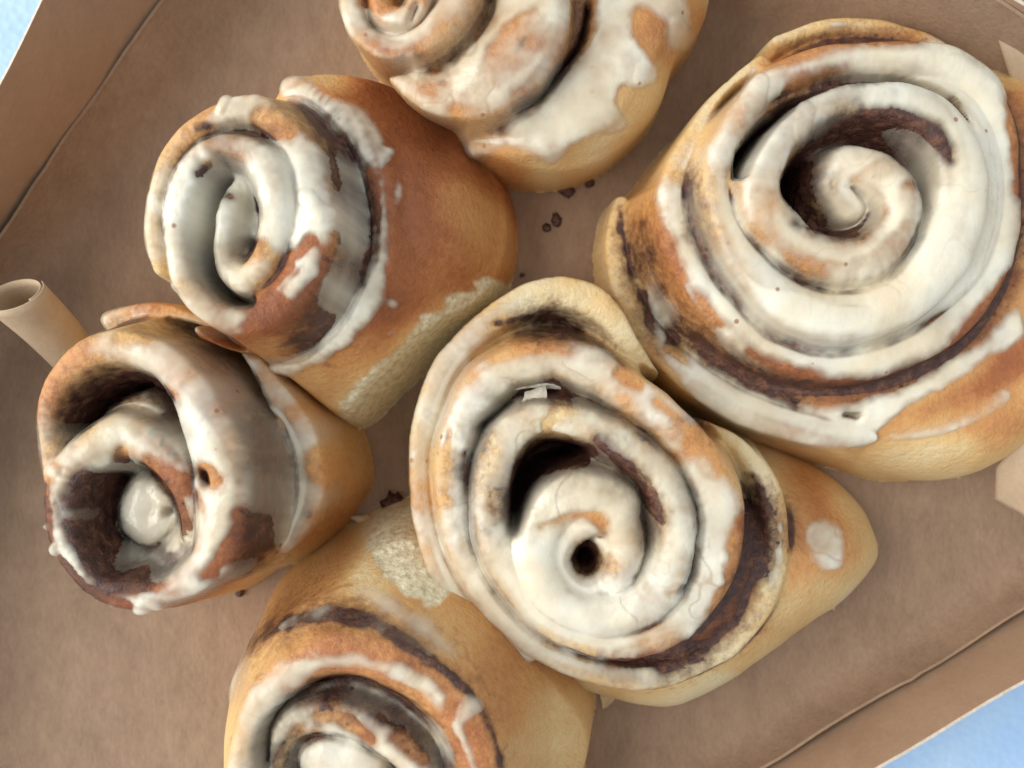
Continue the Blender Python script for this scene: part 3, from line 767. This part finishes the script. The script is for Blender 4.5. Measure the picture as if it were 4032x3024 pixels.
# --- tall roll, upper left
SPECS.append(dict(key='C', seed=37, pitcut=False, spread=.35,  scale=1.0706, org=(500, 200), R=27, Z=42, pw=.6, bbr=(.22, .95), thick=.7, rag=1.3, dry=.3,
  label='tall brown cinnamon roll with a narrow risen swirl and torn pale lower edge',
  strands=[
   dict(pts=S((700,150,60,38,1,.5),(880,240,60,41,1,.7),(1000,400,55,43,.8,.8),(1075,580,55,44,.3,.8),(1090,760,55,44,.2,.8),(1070,920,55,44,.6,.8),(990,1080,60,43,.9,.7),(860,1220,60,41,1.,.7),(700,1310,60,38,1,.6),(560,1310,45,35,.6,.6),(450,1240,40,33,.2,.5)), round=.6, drop=1.2),
   dict(pts=S((505,740,60,50,1.4,.3),(500,830,55,51,1.4,.3),(440,800,60,52,1.4,.2),(420,680,60,52,1.3,.3),(470,590,55,52,1.3,.3)), round=.5),
   dict(pts=S((510,540,45,53,1.2,.4),(430,570,50,55,1.2,.3),(380,680,55,56,1.3,.2),(370,800,55,56,1.3,.2),(410,910,55,56,1.3,.2),(490,955,60,57,1.2,.2),(565,880,62,58,1.,.5),(605,760,62,58,1.2,.3),(615,640,62,59,1.2,.3),(585,510,62,60,1.2,.4),(510,420,55,60,1.1,.5),(410,395,50,60,.9,.6),(300,440,55,60,1.1,.3),(230,560,55,60,1.1,.3),(200,710,52,60,1.1,.3),(198,860,48,60,1.1,.3),(235,1000,50,59,1.2,.3),(330,1090,55,58,1.1,.6),(450,1130,70,57,.7,.8),(580,1090,85,57,.3,.85),(700,980,95,57,.25,.85),(765,830,100,57,.5,.8),(775,680,100,57,1.1,.7),(750,540,95,57,1.1,.5),(700,410,85,57,.9,.5),(625,300,75,57,.9,.4),(530,235,70,57,1.1,.4),(420,245,60,57,.6,.5),(310,300,52,57,.5,.5),(210,390,48,56,.5,.5),(145,520,45,56,.7,.4),(115,680,42,55,.9,.3),(110,800,40,54,1,.2),(130,920,35,52,1,.3)), drop=3.6), 
   dict(pts=S((330,1180,60,46,.3,.8),(480,1210,60,46,.2,.85),(640,1170,60,46,.0,.85)), round=.6),
  ],
  outline=[(440,1230,22),(550,1330,18),(700,1410,14),(850,1510,8),(930,1570,3),(985,1600,1),(1130,1460,1),(1330,1270,1),(1510,1130,1),(1600,1000,1),(1625,850,1),(1620,680,1),(1560,540,2),(1400,350,6),(1200,200,12),(1000,120,18),(780,80,24),(700,85,30),(560,160,32),(350,280,32),(160,500,32),(80,700,32),(100,900,32),(200,1080,30)],
  pits=[(9,[(400,520,24,58),(335,600,34,58),(310,720,38,58),(305,860,38,58),(340,980,34,58),(430,1040,26,58),(510,1045,18,58)],0),(4,[(440,490,22,54)]),(8,[(490,790,28,54)],0)],
  fill=[(1.,[(880,290,24),(960,450,36),(985,620,50),(975,800,50),(920,980,44),(800,1150,34),(640,1250,18)]),(.7,[(290,330,14),(400,300,20),(500,320,20),(600,420,18),(660,530,14)]),(.8,[(300,520,20),(340,480,22),(430,460,22),(490,470,14)]),(.8,[(850,400,26),(880,560,26),(890,700,22)]),(.8,[(705,380,10)]),(.8,[(735,485,14)]),(.5,[(300,1090,16),(480,1110,20),(600,1020,16)])],
  brown=[(.90,7,[(1050,200,80),(1180,350,140),(1260,600,170),(1240,850,130),(1100,1050,80)]),(.62,8,[(1450,600,80),(1420,800,80),(1330,950,60)]),(.12,5,[(1400,1120,40),(1200,1280,50),(1050,1400,40),(950,1500,40)]),(.88,3,[(780,820,60),(720,960,70),(600,1120,60),(420,1190,40)]),(.6,2,[(560,830,30),(440,620,20)]),(.55,6,[(1540,750,40),(1560,900,40)])],
  torn=[[(880,1500),(930,1430),(1070,1320),(1170,1220),(1300,1085),(1420,1010),(1520,960),(1640,970),(1610,1080),(1470,1220),(1320,1360),(1150,1500),(985,1640),(900,1570)]],
  icing=[('P',[(590,130),(690,90),(725,55),(750,100),(800,170),(850,210),(920,260),(960,330),(1000,420),(1020,560),(1030,700),(990,720),(960,560),(900,400),(820,290),(700,190)]),
         ('P',[(950,240),(1010,270),(1060,310),(1090,370),(1070,410),(1120,420),(1095,480),(1095,560),(1070,620),(1055,560),(1040,450),(990,340)]),
         ('P',[(1060,880),(1090,880),(1085,960),(1040,1070),(970,1140),(940,1210),(860,1280),(780,1340),(680,1390),(590,1360),(520,1290),(600,1300),(720,1290),(850,1220),(960,1090),(1020,990)]),
         ('+',[(1140,530,10),(1150,580,14),(1135,640,10)]),('+',[(1125,1060,16)]),('+',[(920,1360,14)]),('+',[(1035,1380,12)]),('+',[(1120,1180,6),(1100,1195,5)]),
         ('~',.45,[(900,300,50),(980,500,60),(990,750,70),(940,950,60),(820,1130,50)]),('+',[(930,420,40),(970,620,50),(960,800,50),(900,960,40),(840,1060,30)]),
         ('-',[(730,860,20),(780,800,30),(800,900,40),(720,1010,60),(600,1110,50),(480,1200,30)]),('+',[(790,850,22),(760,930,26),(690,1010,16)]),('+',[(250,1170,24),(400,1200,20),(480,1180,14)]),('-',[(840,330,20),(870,500,26),(880,640,20)]),('-',[(690,360,14),(620,330,30),(560,290,24)]),('-',[(560,830,30)]),('-',[(440,620,18)]),('-',[(300,520,14),(380,470,22),(480,460,14)]),
         ('~',.6,[(590,520,50),(620,640,50)]),('~',.6,[(740,400,60),(780,560,60)]),('~',.7,[(350,520,40)]),('~',.6,[(150,600,40),(140,800,40)])],
  drops=[[(760,620,40),(810,680,36),(845,690,36)],[(425,195,22),(400,250,20)],[(330,400,30),(340,440,22)],[(280,1010,36),(210,990,20)]],
))
# --- top roll
SPECS.append(dict(key='D', seed=51, spread=.6, lean=(-.03,.25), scale=1.3012, org=(1200, 0), R=14, Z=38, pw=.5, bbr=(.12, .5), thick=.8, rag=.9, dry=.55, pool=3.5,
  label='cinnamon roll cut off by the top edge, smoothly glazed with a long dark crack',
  strands=[
   dict(pts=S((1800,-260,170,36,1.2,.4),(1720,-20,170,38,1.2,.4),(1650,200,190,39,1.1,.4),(1500,430,190,39,1.1,.4),(1280,610,180,38,1.1,.4),(1050,710,110,35,1.2,.4),(900,750,60,30,1.3,.5)), round=.45, drop=1.8),
   dict(pts=S((1150,-280,180,48,1.,.5),(1180,-50,190,48,1.,.55),(1150,150,200,48,1.,.55),(1010,330,210,47,1.,.55),(830,450,170,45,1.,.5),(650,460,120,44,1.,.5),(490,390,75,41,1.,.4),(390,300,45,36,1.,.4),(320,220,35,30)), round=.45),
   dict(pts=S((850,-260,90,51,1.1,.4),(800,-30,95,51,1.1,.4),(710,110,90,51,1.1,.4),(590,210,80,50,1.1,.4),(450,250,70,49,1.,.6),(320,200,65,49,1.2,.4),(230,90,60,49,1.2,.3),(215,-60,60,49,1.2,.3),(300,-250,60,49)), round=.7),
   dict(pts=S((560,-200,60,51,1.1,.4),(590,-40,60,51,1.1,.4),(520,70,50,51,1.1,.4),(400,60,60,50,.6,.6),(370,-60,60,50,.5,.6),(420,-200,60,50)), round=.7),
  ],
  outline=[(160,-250,30),(155,0,32),(180,120,32),(300,300,30),(400,390,28),(500,500,26),(620,610,24),(720,690,22),(775,770,20),(840,860,16),(950,915,12),(1100,955,8),(1250,965,7),(1400,935,7),(1530,875,7),(1650,775,8),(1780,645,9),(1850,510,10),(1868,400,12),(1960,300,14),(2050,180,14),(2085,0,14),(2060,-280,14),(1200,-300,20)],
  pits=[(10,[(1462,10,10,40),(1442,150,11,40),(1390,265,14,40),(1290,390,20,40),(1200,490,14,40),(1075,555,7,40)]),(6,[(580,40,14,48),(540,110,10,48)])],
  fill=[(0.,[(700,700,60),(1200,800,100),(1700,600,100)]),(.8,[(500,300,30),(460,315,20)]),(.5,[(560,280,10),(640,285,8)]),(.7,[(830,320,16)]),(.6,[(1130,190,30),(1080,250,26)])],
  brown=[(.62,5,[(1200,80,90),(1120,220,110),(1030,330,80)]),(.6,4,[(640,450,50),(850,420,70)]),(.5,4,[(900,850,50),(1100,880,40)]),(.15,5,[(1300,900,60),(1550,750,60),(1750,560,60),(1830,470,40)]),(.52,3,[(1750,150,60),(1800,260,50)]),(.55,2,[(350,30,60)]),(.65,2,[(330,210,20),(450,260,24),(580,250,20)]),(.45,4,[(2000,100,60)])],
  autofill=.5,
  icing=[('Q',[(1960,-300),(1950,0),(1985,200),(1940,285),(1880,260),(1820,330),(1800,420),(1720,450),(1620,430),(1580,530),(1640,600),(1640,660),(1390,720),(1270,820),(1150,770),(1040,740),(950,790),(880,845),(790,800),(780,900),(1300,1100),(2000,900),(2300,300),(2300,-300)]),
         ('P',[(1500,-300),(1500,0),(1478,150),(1420,280),(1320,410),(1220,510),(1080,575),(1000,650),(1040,740),(1150,770),(1270,820),(1390,720),(1640,660),(1640,600),(1580,530),(1620,430),(1720,450),(1800,420),(1820,330),(1880,260),(1940,285),(1985,200),(1950,0),(1950,-300)]),('P',[(770,730),(800,690),(900,690),(1000,650),(1040,740),(950,790),(880,840),(800,800)]),
         ('-',[(1720,90,40),(1760,170,70),(1800,260,45)]),('-',[(300,20,40),(400,30,50),(480,10,40)]),
         ('-',[(1462,10,9),(1442,150,9),(1390,265,12),(1290,390,17),(1200,490,13),(1080,555,7)]),('-',[(330,220,14),(450,270,22),(590,250,18)]),('-',[(650,440,20),(720,420,20)]),
         ('~',.35,[(1220,90,80),(1130,200,120),(1030,320,110),(930,430,80)]),('~',.4,[(650,430,60),(800,440,80),(900,520,60)]),('~',.6,[(1200,400,80),(1000,520,60),(800,560,50)]),('~',.5,[(1640,640,40),(1500,700,50)]),('~',.6,[(1600,330,70),(1700,400,60)]),('~',.7,[(1560,200,60)])],
  drops=[[(1900,120,40),(1940,200,45),(1935,240,38)],[(1740,370,60),(1720,400,45)],[(860,780,50),(830,800,35)]],
))
# --- left roll
SPECS.append(dict(key='E', seed=67, lpits=[(7,[(640,1075,22,47)])], spread=.5, scale=1.106, org=(50, 1050), R=13, Z=36, pw=.55, bbr=(.25, .5), thick=.8, rag=1.1, dry=.2,
  label='tall cinnamon roll at the far left with two deep open hollows in its top',
  strands=[
   dict(pts=S((420,235,50,34,1,.3),(600,200,60,36,.6,.5),(800,260,60,37,.5,.5),(1000,400,70,37,.6,.5),(1130,560,80,38,1.2,.4),(1230,740,90,38,1.1,.4),(1270,920,95,37,1.1,.4),(1230,1090,95,36,1.,.4),(1120,1220,80,34,.6,.5),(1000,1290,60,31,.3,.5)), round=.6, drop=1.4),
   dict(pts=S((165,920,50,52,.9,.5),(150,790,48,51,.9,.3),(140,640,50,52,.6,.5),(185,490,60,54,.5,.6),(300,385,70,55,.9,.5),(450,350,75,55,1.1,.4),(610,385,80,55,1.2,.4),(730,490,95,55,1.2,.4),(815,630,110,55,1.3,.4),(870,780,120,55,1.3,.4),(900,950,125,54,1.2,.4),(900,1100,120,54,1.,.6),(870,1230,110,54,.7,.7),(790,1350,85,54,.8,.7),(670,1420,65,54,.5,.7),(520,1435,72,54,.15,.72),(390,1395,74,54,.1,.72),(285,1305,74,54,.1,.72),(220,1195,72,54,.15,.68),(190,1080,72,54,.3,.62),(190,970,68,54,.6,.5),(240,880,70,53,.9,.5),(340,800,90,52,1.2,.3),(450,740,100,51,1.2,.2),(540,760,90,51,1.1,.4),(640,830,80,51,.8,.5),(720,930,70,51,.8,.5),(765,1050,60,50,.6,.5),(770,1160,50,48,.5,.5)), round=.6, drop=5),
   dict(pts=S((560,1000,70,44,1.3,.2),(520,1080,70,44,1.3,.2),(590,1140,60,44,1.4,.2),(660,1060,55,44,1.3,.2),(620,980,50,44,1.3,.2)), round=.5, late=True, drop=1.8),
   dict(pts=S((560,1320,80,43,1.5,.2),(680,1300,90,44,1.5,.2),(790,1230,75,48,1.5,.2)), round=.4, late=True, drop=1.2),
   dict(pts=S((430,600,60,43,1.4,.2),(540,600,70,44,1.4,.2),(600,660,60,45,1.4,.2)), round=.4),
  ],
  outline=[(380,245,26),(470,185,26),(560,135,26),(680,120,26),(900,240,24),(1100,420,20),(1300,560,14),(1450,660,8),(1530,820,5),(1545,950,5),(1450,1080,6),(1390,1180,7),(1240,1290,8),(1080,1335,10),(900,1480,20),(600,1540,26),(350,1500,28),(180,1330,30),(110,1100,30),(100,800,30),(130,550,28),(250,380,26)],
  pits=[(12,[(230,700,36,52),(270,610,42,52),(360,545,36,52),(460,515,26,52)]),(16,[(370,960,55,52),(355,1080,70,52),(400,1190,85,52),(450,1270,75,52)]),(10,[(520,970,60,52),(600,1050,80,52),(570,1190,90,52),(610,1270,80,52)]),(7,[(625,720,14,56)]),(5,[(830,900,22,52),(845,950,16,52)])],
  fill=[(1.,[(250,660,40),(290,580,40),(400,510,30),(490,480,16)]),(1.,[(330,920,50),(480,920,50),(560,940,30)]),(1.,[(330,950,90),(310,1080,110),(380,1200,130),(430,1310,110),(560,1390,40)]),(1.,[(740,300,50),(900,400,70),(1020,600,80),(1080,800,80),(1100,1000,70),(1080,1180,55),(1000,1330,40)]),(.8,[(460,800,22),(480,850,26),(540,890,20)]),(.8,[(815,880,18),(850,950,20)]),(.9,[(600,720,30)]),(.9,[(1285,1080,22)]),(.7,[(1370,1075,16)]),(.7,[(620,1140,20)]),(.6,[(400,430,14),(620,520,14),(700,560,12)]),(.5,[(1000,1180,30),(960,1280,24)])],
  brown=[(.65,3,[(130,650,30),(200,470,30),(330,350,30)]),(.72,3,[(160,1050,50),(220,1260,50),(380,1430,50),(560,1480,50),(740,1430,50)]),(.75,3,[(1000,1120,40),(950,1260,50),(860,1370,40)]),(.55,2,[(480,820,50),(640,880,50),(740,980,50),(770,1130,40)]),(.35,3,[(1360,850,100)]),(.35,3,[(1300,1200,60),(1420,1100,50)]),(.6,3,[(560,160,30),(680,140,30)]),(.6,2,[(830,600,30),(880,700,30)]),(.6,2,[(560,480,26),(680,560,24)])],
  icing=[('P',[(180,850),(230,770),(300,680),(400,610),(520,600),(620,680),(560,700),(520,760),(440,790),(430,860),(380,890),(280,870),(200,890)]),('P',[(640,640),(720,600),(760,540),(860,620),(950,680),(970,760),(940,820),(840,840),(760,870),(690,800),(640,760)]),
         ('+',[(540,840,36),(560,890,32)]),('+',[(690,850,40),(670,880,30)]),('+',[(640,720,36),(560,740,34)]),('P',[(440,200),(560,190),(680,170),(820,220),(900,300),(800,290),(650,250),(480,260),(370,260)]),
         ('P',[(1080,470),(1180,530),(1300,600),(1420,680),(1430,740),(1300,770),(1260,840),(1250,920),(1310,960),(1420,950),(1445,990),(1380,1070),(1300,1110),(1250,1210),(1190,1240),(1140,1200),(1160,1000),(1150,800),(1100,600)]),
         ('-',[(1360,850,90)]),('-',[(1000,1080,30),(1010,1150,50),(930,1270,55),(850,1350,40)]),('-',[(420,880,10),(480,810,40),(500,870,26)]),('-',[(600,860,20),(720,960,60),(780,1100,40)]),('-',[(840,890,40),(880,930,36)]),('-',[(570,500,16),(690,560,20)]),('-',[(380,420,26),(330,450,30),(480,440,24)]),('-',[(480,300,20),(620,310,14)]),
         ('P',[(740,1000),(830,1000),(870,1090),(850,1200),(800,1330),(700,1380),(620,1370),(720,1280),(790,1190)]),('+',[(560,1440,24),(700,1430,40),(860,1400,30)]),
         ('+',[(215,1030,26),(245,1075,22),(280,1082,20)]),('-',[(330,930,60),(440,930,50)]),('-',[(330,1180,60),(400,1290,70),(480,1360,40)]),('-',[(420,1060,50),(430,1150,40)]),('+',[(950,1340,30),(1040,1280,24)]),
         ('~',.3,[(900,330,46),(1040,580,46),(1085,820,46),(1095,1050,42)]),('+',[(900,420,20),(1040,640,30),(1090,850,36),(1090,1040,36)]),('~',.5,[(480,250,60),(700,220,60)]),('~',.6,[(980,1320,60)]),('~',.7,[(1250,1080,80),(1380,1010,60)]),('~',.6,[(230,1050,60)]),('~',.7,[(800,1030,60)]),('~',.9,[(1190,600,60),(1220,760,60),(1210,920,60),(1230,1080,70)]),('~',.8,[(1380,720,50)]),('~',.8,[(1390,1000,50)]),('P',[(1130,500),(1200,540),(1300,600),(1420,680),(1430,740),(1310,775),(1265,840),(1255,920),(1310,955),(1420,950),(1445,990),(1380,1070),(1310,1110),(1260,1210),(1190,1240),(1150,1200),(1170,1000),(1160,800),(1130,620)]),('-',[(1355,855,80)])],
  drops=[[(300,1080,36),(370,1080,28)],[(560,1490,34),(595,1520,32)],[(640,1470,24),(540,1450,20)],[(180,890,36)],[(300,410,50),(240,450,30)],[(180,1240,24),(190,1210,14)],[(150,1130,12)],[(440,1465,16)],[(720,1490,16)],[(545,860,26),(575,890,26)]],
))
# --- bottom roll
SPECS.append(dict(key='F', seed=83, gd=1.7, spread=.5, scale=1.3825, org=(800, 1900), R=28, Z=39, pw=.6, bbr=(.12, .5), thick=.75, rag=.8, dry=.2, pool=3.5,
  label='cinnamon roll cut off by the bottom edge, with a torn pale patch',
  strands=[
   dict(pts=S((130,1050,40,20,.2,.3),(190,950,50,26,.2,.3),(310,860,50,32,.1,.35),(440,760,60,37,.1,.35),(610,670,65,40,.2,.3),(800,620,75,42,.5,.15),(1000,640,80,42,.9,.1),(1180,720,85,42,.9,.2),(1330,850,80,42,.7,.4),(1460,1000,80,42,.2,.5),(1580,1200,90,42,0,.55),(1660,1450,90,42,0,.5),(1680,1750,90,42)), round=.5, drop=1.1),
   dict(pts=S((660,1560,150,53,1.1,.25),(840,1590,140,53,1.1,.25),(700,1750,100,52)), round=.5),
   dict(pts=S((330,1800,95,52,1.2,.3),(335,1560,95,53,1.1,.3),(390,1410,95,53,1.0,.4),(500,1310,95,54,.9,.4),(640,1290,95,54,.9,.5),(810,1320,95,54,.9,.5),(980,1390,95,54,.9,.5),(1110,1490,95,54,.9,.5),(1190,1640,95,54,1,.5),(1200,1800,95,54)), round=.6),
   dict(pts=S((190,1850,80,56,1,.4),(190,1560,85,57,1.,.4),(235,1380,90,57,1.,.4),(320,1200,100,58,1.,.4),(440,1060,110,58,.9,.45),(600,970,115,58,.7,.5),(800,945,125,58,.6,.55),(1000,985,130,58,.5,.55),(1190,1080,130,57,.5,.55),(1340,1220,125,57,.5,.6),(1440,1380,120,57,.4,.6),(1500,1560,120,57,.3,.6),(1520,1850,120,57)), round=.55, drop=2.0),
  ],
  outline=[(140,1850,30),(130,1550,30),(150,1200,26),(170,1000,24),(205,890,20),(270,750,16),(400,570,12),(560,410,8),(720,300,6),(880,235,5),(1000,150,5),(1200,100,3),(1500,250,3),(1800,600,2),(2000,900,1),(2110,1120,1),(2115,1250,1),(2060,1400,1),(2045,1550,1),(2040,1850,1)],
  pits=[(8,[(300,1560,24,55),(335,1350,30,55),(430,1220,32,55),(560,1140,24,55),(720,1110,18,55),(900,1130,14,55)])],
  fill=[(1.,[(230,910,28),(360,810,42),(520,750,50),(700,725,54),(860,745,54),(1020,815,48),(1180,925,42),(1340,1045,38),(1480,1185,30),(1570,1350,26),(1620,1550,20)]),(.9,[(200,920,18),(280,890,14)]),(.8,[(520,1340,20),(440,1440,24),(420,1540,20)]),(.7,[(610,1370,22)]),(.7,[(830,1270,16),(950,1300,18),(1080,1380,24),(1180,1480,20)]),(.6,[(500,1250,20),(680,1190,22),(850,1200,22)]),(.8,[(1235,1150,16)]),(0.,[(1880,1250,140),(1880,1400,140),(1850,1600,140)]),(.5,[(780,1390,14),(620,1240,12)])],
  brown=[(.3,6,[(600,460,60),(450,620,50)]),(.5,4,[(380,700,40),(560,560,40)]),(.1,3,[(850,480,60),(950,560,50)]),(.5,8,[(1500,900,80),(1600,1100,80),(1700,1350,60)]),(.2,8,[(1950,1200,80),(1950,1400,80)]),(.35,5,[(1450,780,60),(1350,700,40)]),(.68,3,[(1350,1220,60),(1480,1420,60),(1530,1560,60)]),(.3,2,[(640,1290,40),(800,1340,40)])],
  torn=[[(870,330),(900,200),(960,150),(1150,130),(1260,300),(1330,500),(1370,610),(1250,680),(1130,640),(1040,560),(960,470)]],
  icing=[('P',[(750,590),(830,545),(920,545),(1000,590),(1100,680),(1230,720),(1290,800),(1370,860),(1410,940),(1340,960),(1200,860),(1020,730),(880,650)]),
         ('+',[(330,740,18),(320,770,22)]),('P',[(290,900),(260,960),(230,1080),(190,1180),(145,1190),(140,1080),(165,960)]),
         ('~',.35,[(380,800,60),(600,720,70),(850,730,70),(1050,820,60),(1250,960,50)]),('+',[(420,790,24),(600,720,36),(850,740,40),(1050,830,36),(1220,940,26)]),('+',[(560,1130,30),(720,1110,40),(900,1140,40),(1080,1220,40),(1240,1340,40),(1320,1480,40),(1350,1600,40)]),
         ('-',[(640,1260,24),(800,1300,40),(900,1400,30)]),('-',[(520,1340,26),(450,1430,30),(420,1540,26)]),('-',[(620,1370,24)]),('-',[(1060,1380,30),(1200,1500,30)]),
         ('-',[(480,920,30),(700,860,50),(950,880,60),(1180,970,50),(1350,1100,40)]),('P',[(520,900),(545,840),(600,820),(640,860),(700,930),(900,940),(820,1000),(650,1000)]),('-',[(1380,1190,36),(1330,1300,30)]),('-',[(1480,1330,60),(1530,1500,60)]),
         ('P',[(1430,1160),(1510,1190),(1530,1230),(1430,1310),(1380,1370),(1370,1300)]),
         ('~',.6,[(600,870,50)]),('~',.5,[(1440,1230,70)]),('~',.6,[(1000,1010,60),(1200,1130,60)]),('~',.6,[(700,1190,60),(950,1220,60)])],
))
for sp in SPECS: build_roll(sp)
# ------------------------------------------------------------------ loose bits
def ground_px(x, y):               # full-photograph pixel on the paper
    return at(x, y, 0.0)

def crumb(px, py, size, flat, mat, seed, label):
    r = np.random.RandomState(seed); size *= 0.75
    X, Y = ground_px(px, py)
    import bmesh
    bm = bmesh.new()
    bmesh.ops.create_icosphere(bm, subdivisions=3, radius=1.0)
    for v in bm.verts:
        n = v.co.copy()
        k = 1 + 0.85*float(fbm(np.array([n.x*1.0+seed]), np.array([n.y*1.0+n.z*1.7]), 3.3, seed % 50, 3)[0])
        v.co = n*k
    sx, sy, sz = size*(0.8+0.5*r.rand()), size*(0.6+0.4*r.rand()), size*flat
    me = bpy.data.meshes.new('crumb')
    for v in bm.verts:
        v.co.x *= sx; v.co.y *= sy; v.co.z = max(v.co.z, -0.7)*sz + 0.7*sz + 0.0002
    bm.to_mesh(me); bm.free()
    me.polygons.foreach_set('use_smooth', np.ones(len(me.polygons), dtype=bool))
    me.materials.append(mat)
    o = bpy.data.objects.new('crumb', me); C.objects.link(o)
    o.location = (X, Y, 0.0003); o.rotation_euler = (0, 0, r.rand()*6)
    tag(o, label, 'crumb', 'crumbs on the paper')
    return o
crumb(2190, 868, 0.0018, 0.12, M_CRUMB_DARK, 3, 'dark sticky cinnamon crumb alone on the paper between four rolls')
crumb(2152, 900, 0.0014, 0.12, M_CRUMB_DARK, 5, 'small dark smear of filling just below the sticky crumb')
crumb(2230, 752, 0.0022, 0.12, M_CRUMB_DARK, 8, 'dark crumb tucked under the lower rim of the top roll')
crumb(2320, 722, 0.0018, 0.12, M_CRUMB_DARK, 9, 'smaller dark crumb right of the one under the top roll')
crumb(1560, 2000, 0.0050, 0.35, M_CRUMB_DARK, 12, 'large brown lump of filling between the left, bottom and middle rolls')
crumb(948, 2328, 0.0014, 0.60, M_CRUMB_DARK, 14, 'tiny black crumb beside the lower right of the left roll')
crumb(2056, 1084, 0.0008, 0.50, M_CRUMB_DARK, 16, 'tiny brown crumb on the paper above the middle roll')

# flakes of dry glaze and torn shreds: parts of the roll they cling to
def surf(key, x, y):
    """height of the roll's surface under crop pixel (x, y)"""
    root, X, Y, Z, x0, y0, cell, un, s = ROOTS[key]
    z = 0.04
    for _ in range(30):
        a, b = un(x, y, z)
        i = min(max(int(round((a-x0)/cell)), 0), Z.shape[1]-1); j = min(max(int(round((b-y0)/cell)), 0), Z.shape[0]-1)
        z = 0.5*z + 0.5*max(Z[j, i], 0.0005)
    a, b = un(x, y, z)
    return a, b, z

def flake(key, pts, lift, mat, name, seed, thick=0.00022):
    root = ROOTS[key][0]
    P = np.array([surf(key, *p) for p in pts])
    r = np.random.RandomState(seed)
    zc = np.median(P[:, 2])
    P[:, 2] = zc + (P[:, 2]-zc)*0.5
    n = len(P); c = P.mean(0)
    fine = []
    for i in range(n):
        a, b = P[i], P[(i+1) % n]
        for t in (0, 0.34, 0.67):
            q = a*(1-t)+b*t
            q[:2] += (r.rand(2)-0.5)*0.07*np.linalg.norm(b-a)
            fine.append(q)
    fine = np.array(fine); m = len(fine)
    curl = np.linalg.norm(fine[:, :2]-c[:2], axis=1)
    fine[:, 2] += lift*0.001 + 0.35*lift*0.001*(curl/curl.max()) + (r.rand(m)-0.5)*0.0002
    c[2] += lift*0.001
    V = np.vstack([c[None], (fine+c)/2, fine])
    V2 = V.copy(); V2[:, 2] -= thick
    k = len(V); Vall = np.vstack([V, V2]); Fc = []
    for i in range(m):
        j = (i+1) % m
        Fc.append((0, 1+i, 1+j)); Fc.append((1+i, 1+m+i, 1+m+j, 1+j))
        Fc.append((k, k+1+j, k+1+i)); Fc.append((k+1+i, k+1+j, k+1+m+j, k+1+m+i))
        Fc.append((1+m+i, k+1+m+i, k+1+m+j, 1+m+j))
    return mesh_obj(name, Vall, Fc, mat, root, smooth=False)
# middle roll (crop of 1500,1000 at .9215)
FL = [([(405,505),(440,478),(560,468),(640,470),(655,490),(560,487),(470,497)], .3),
      ([(520,500),(595,478),(603,520),(585,575),(545,575),(508,552)], .35)]
for i, (p, l) in enumerate(FL): flake('B', p, l, M_FLAKE, 'glaze_flake', 100+i)
# torn shreds of dough along the lower edges
for i, (k, p) in enumerate([('B', [(790,1590),(860,1600),(835,1625),(805,1650)]), ('B', [(1775,1020),(1800,1050),(1790,1080),(1765,1070)]), ('B', [(1610,1250),(1650,1255),(1625,1275)]),
        ('B', [(1560,720),(1620,760),(1655,785),(1610,775)]), ('B', [(960,1605),(1040,1590),(1020,1625)]), ('B', [(1110,1575),(1180,1545),(1150,1590)]),
        ('C', [(920,1530),(1000,1560),(985,1605),(950,1575)]), ('C', [(1060,1480),(1130,1440),(1110,1490)]), ('F', [(800,190),(900,170),(920,220),(860,225)]), ('F', [(930,170),(990,140),(1010,200),(960,230)]),
        ('A', [(1800,2390),(1860,2350),(1840,2400)])]):
    flake(k, p, .5, M_CRUMB_PALE, 'torn_shred', 200+i, 0.0006)
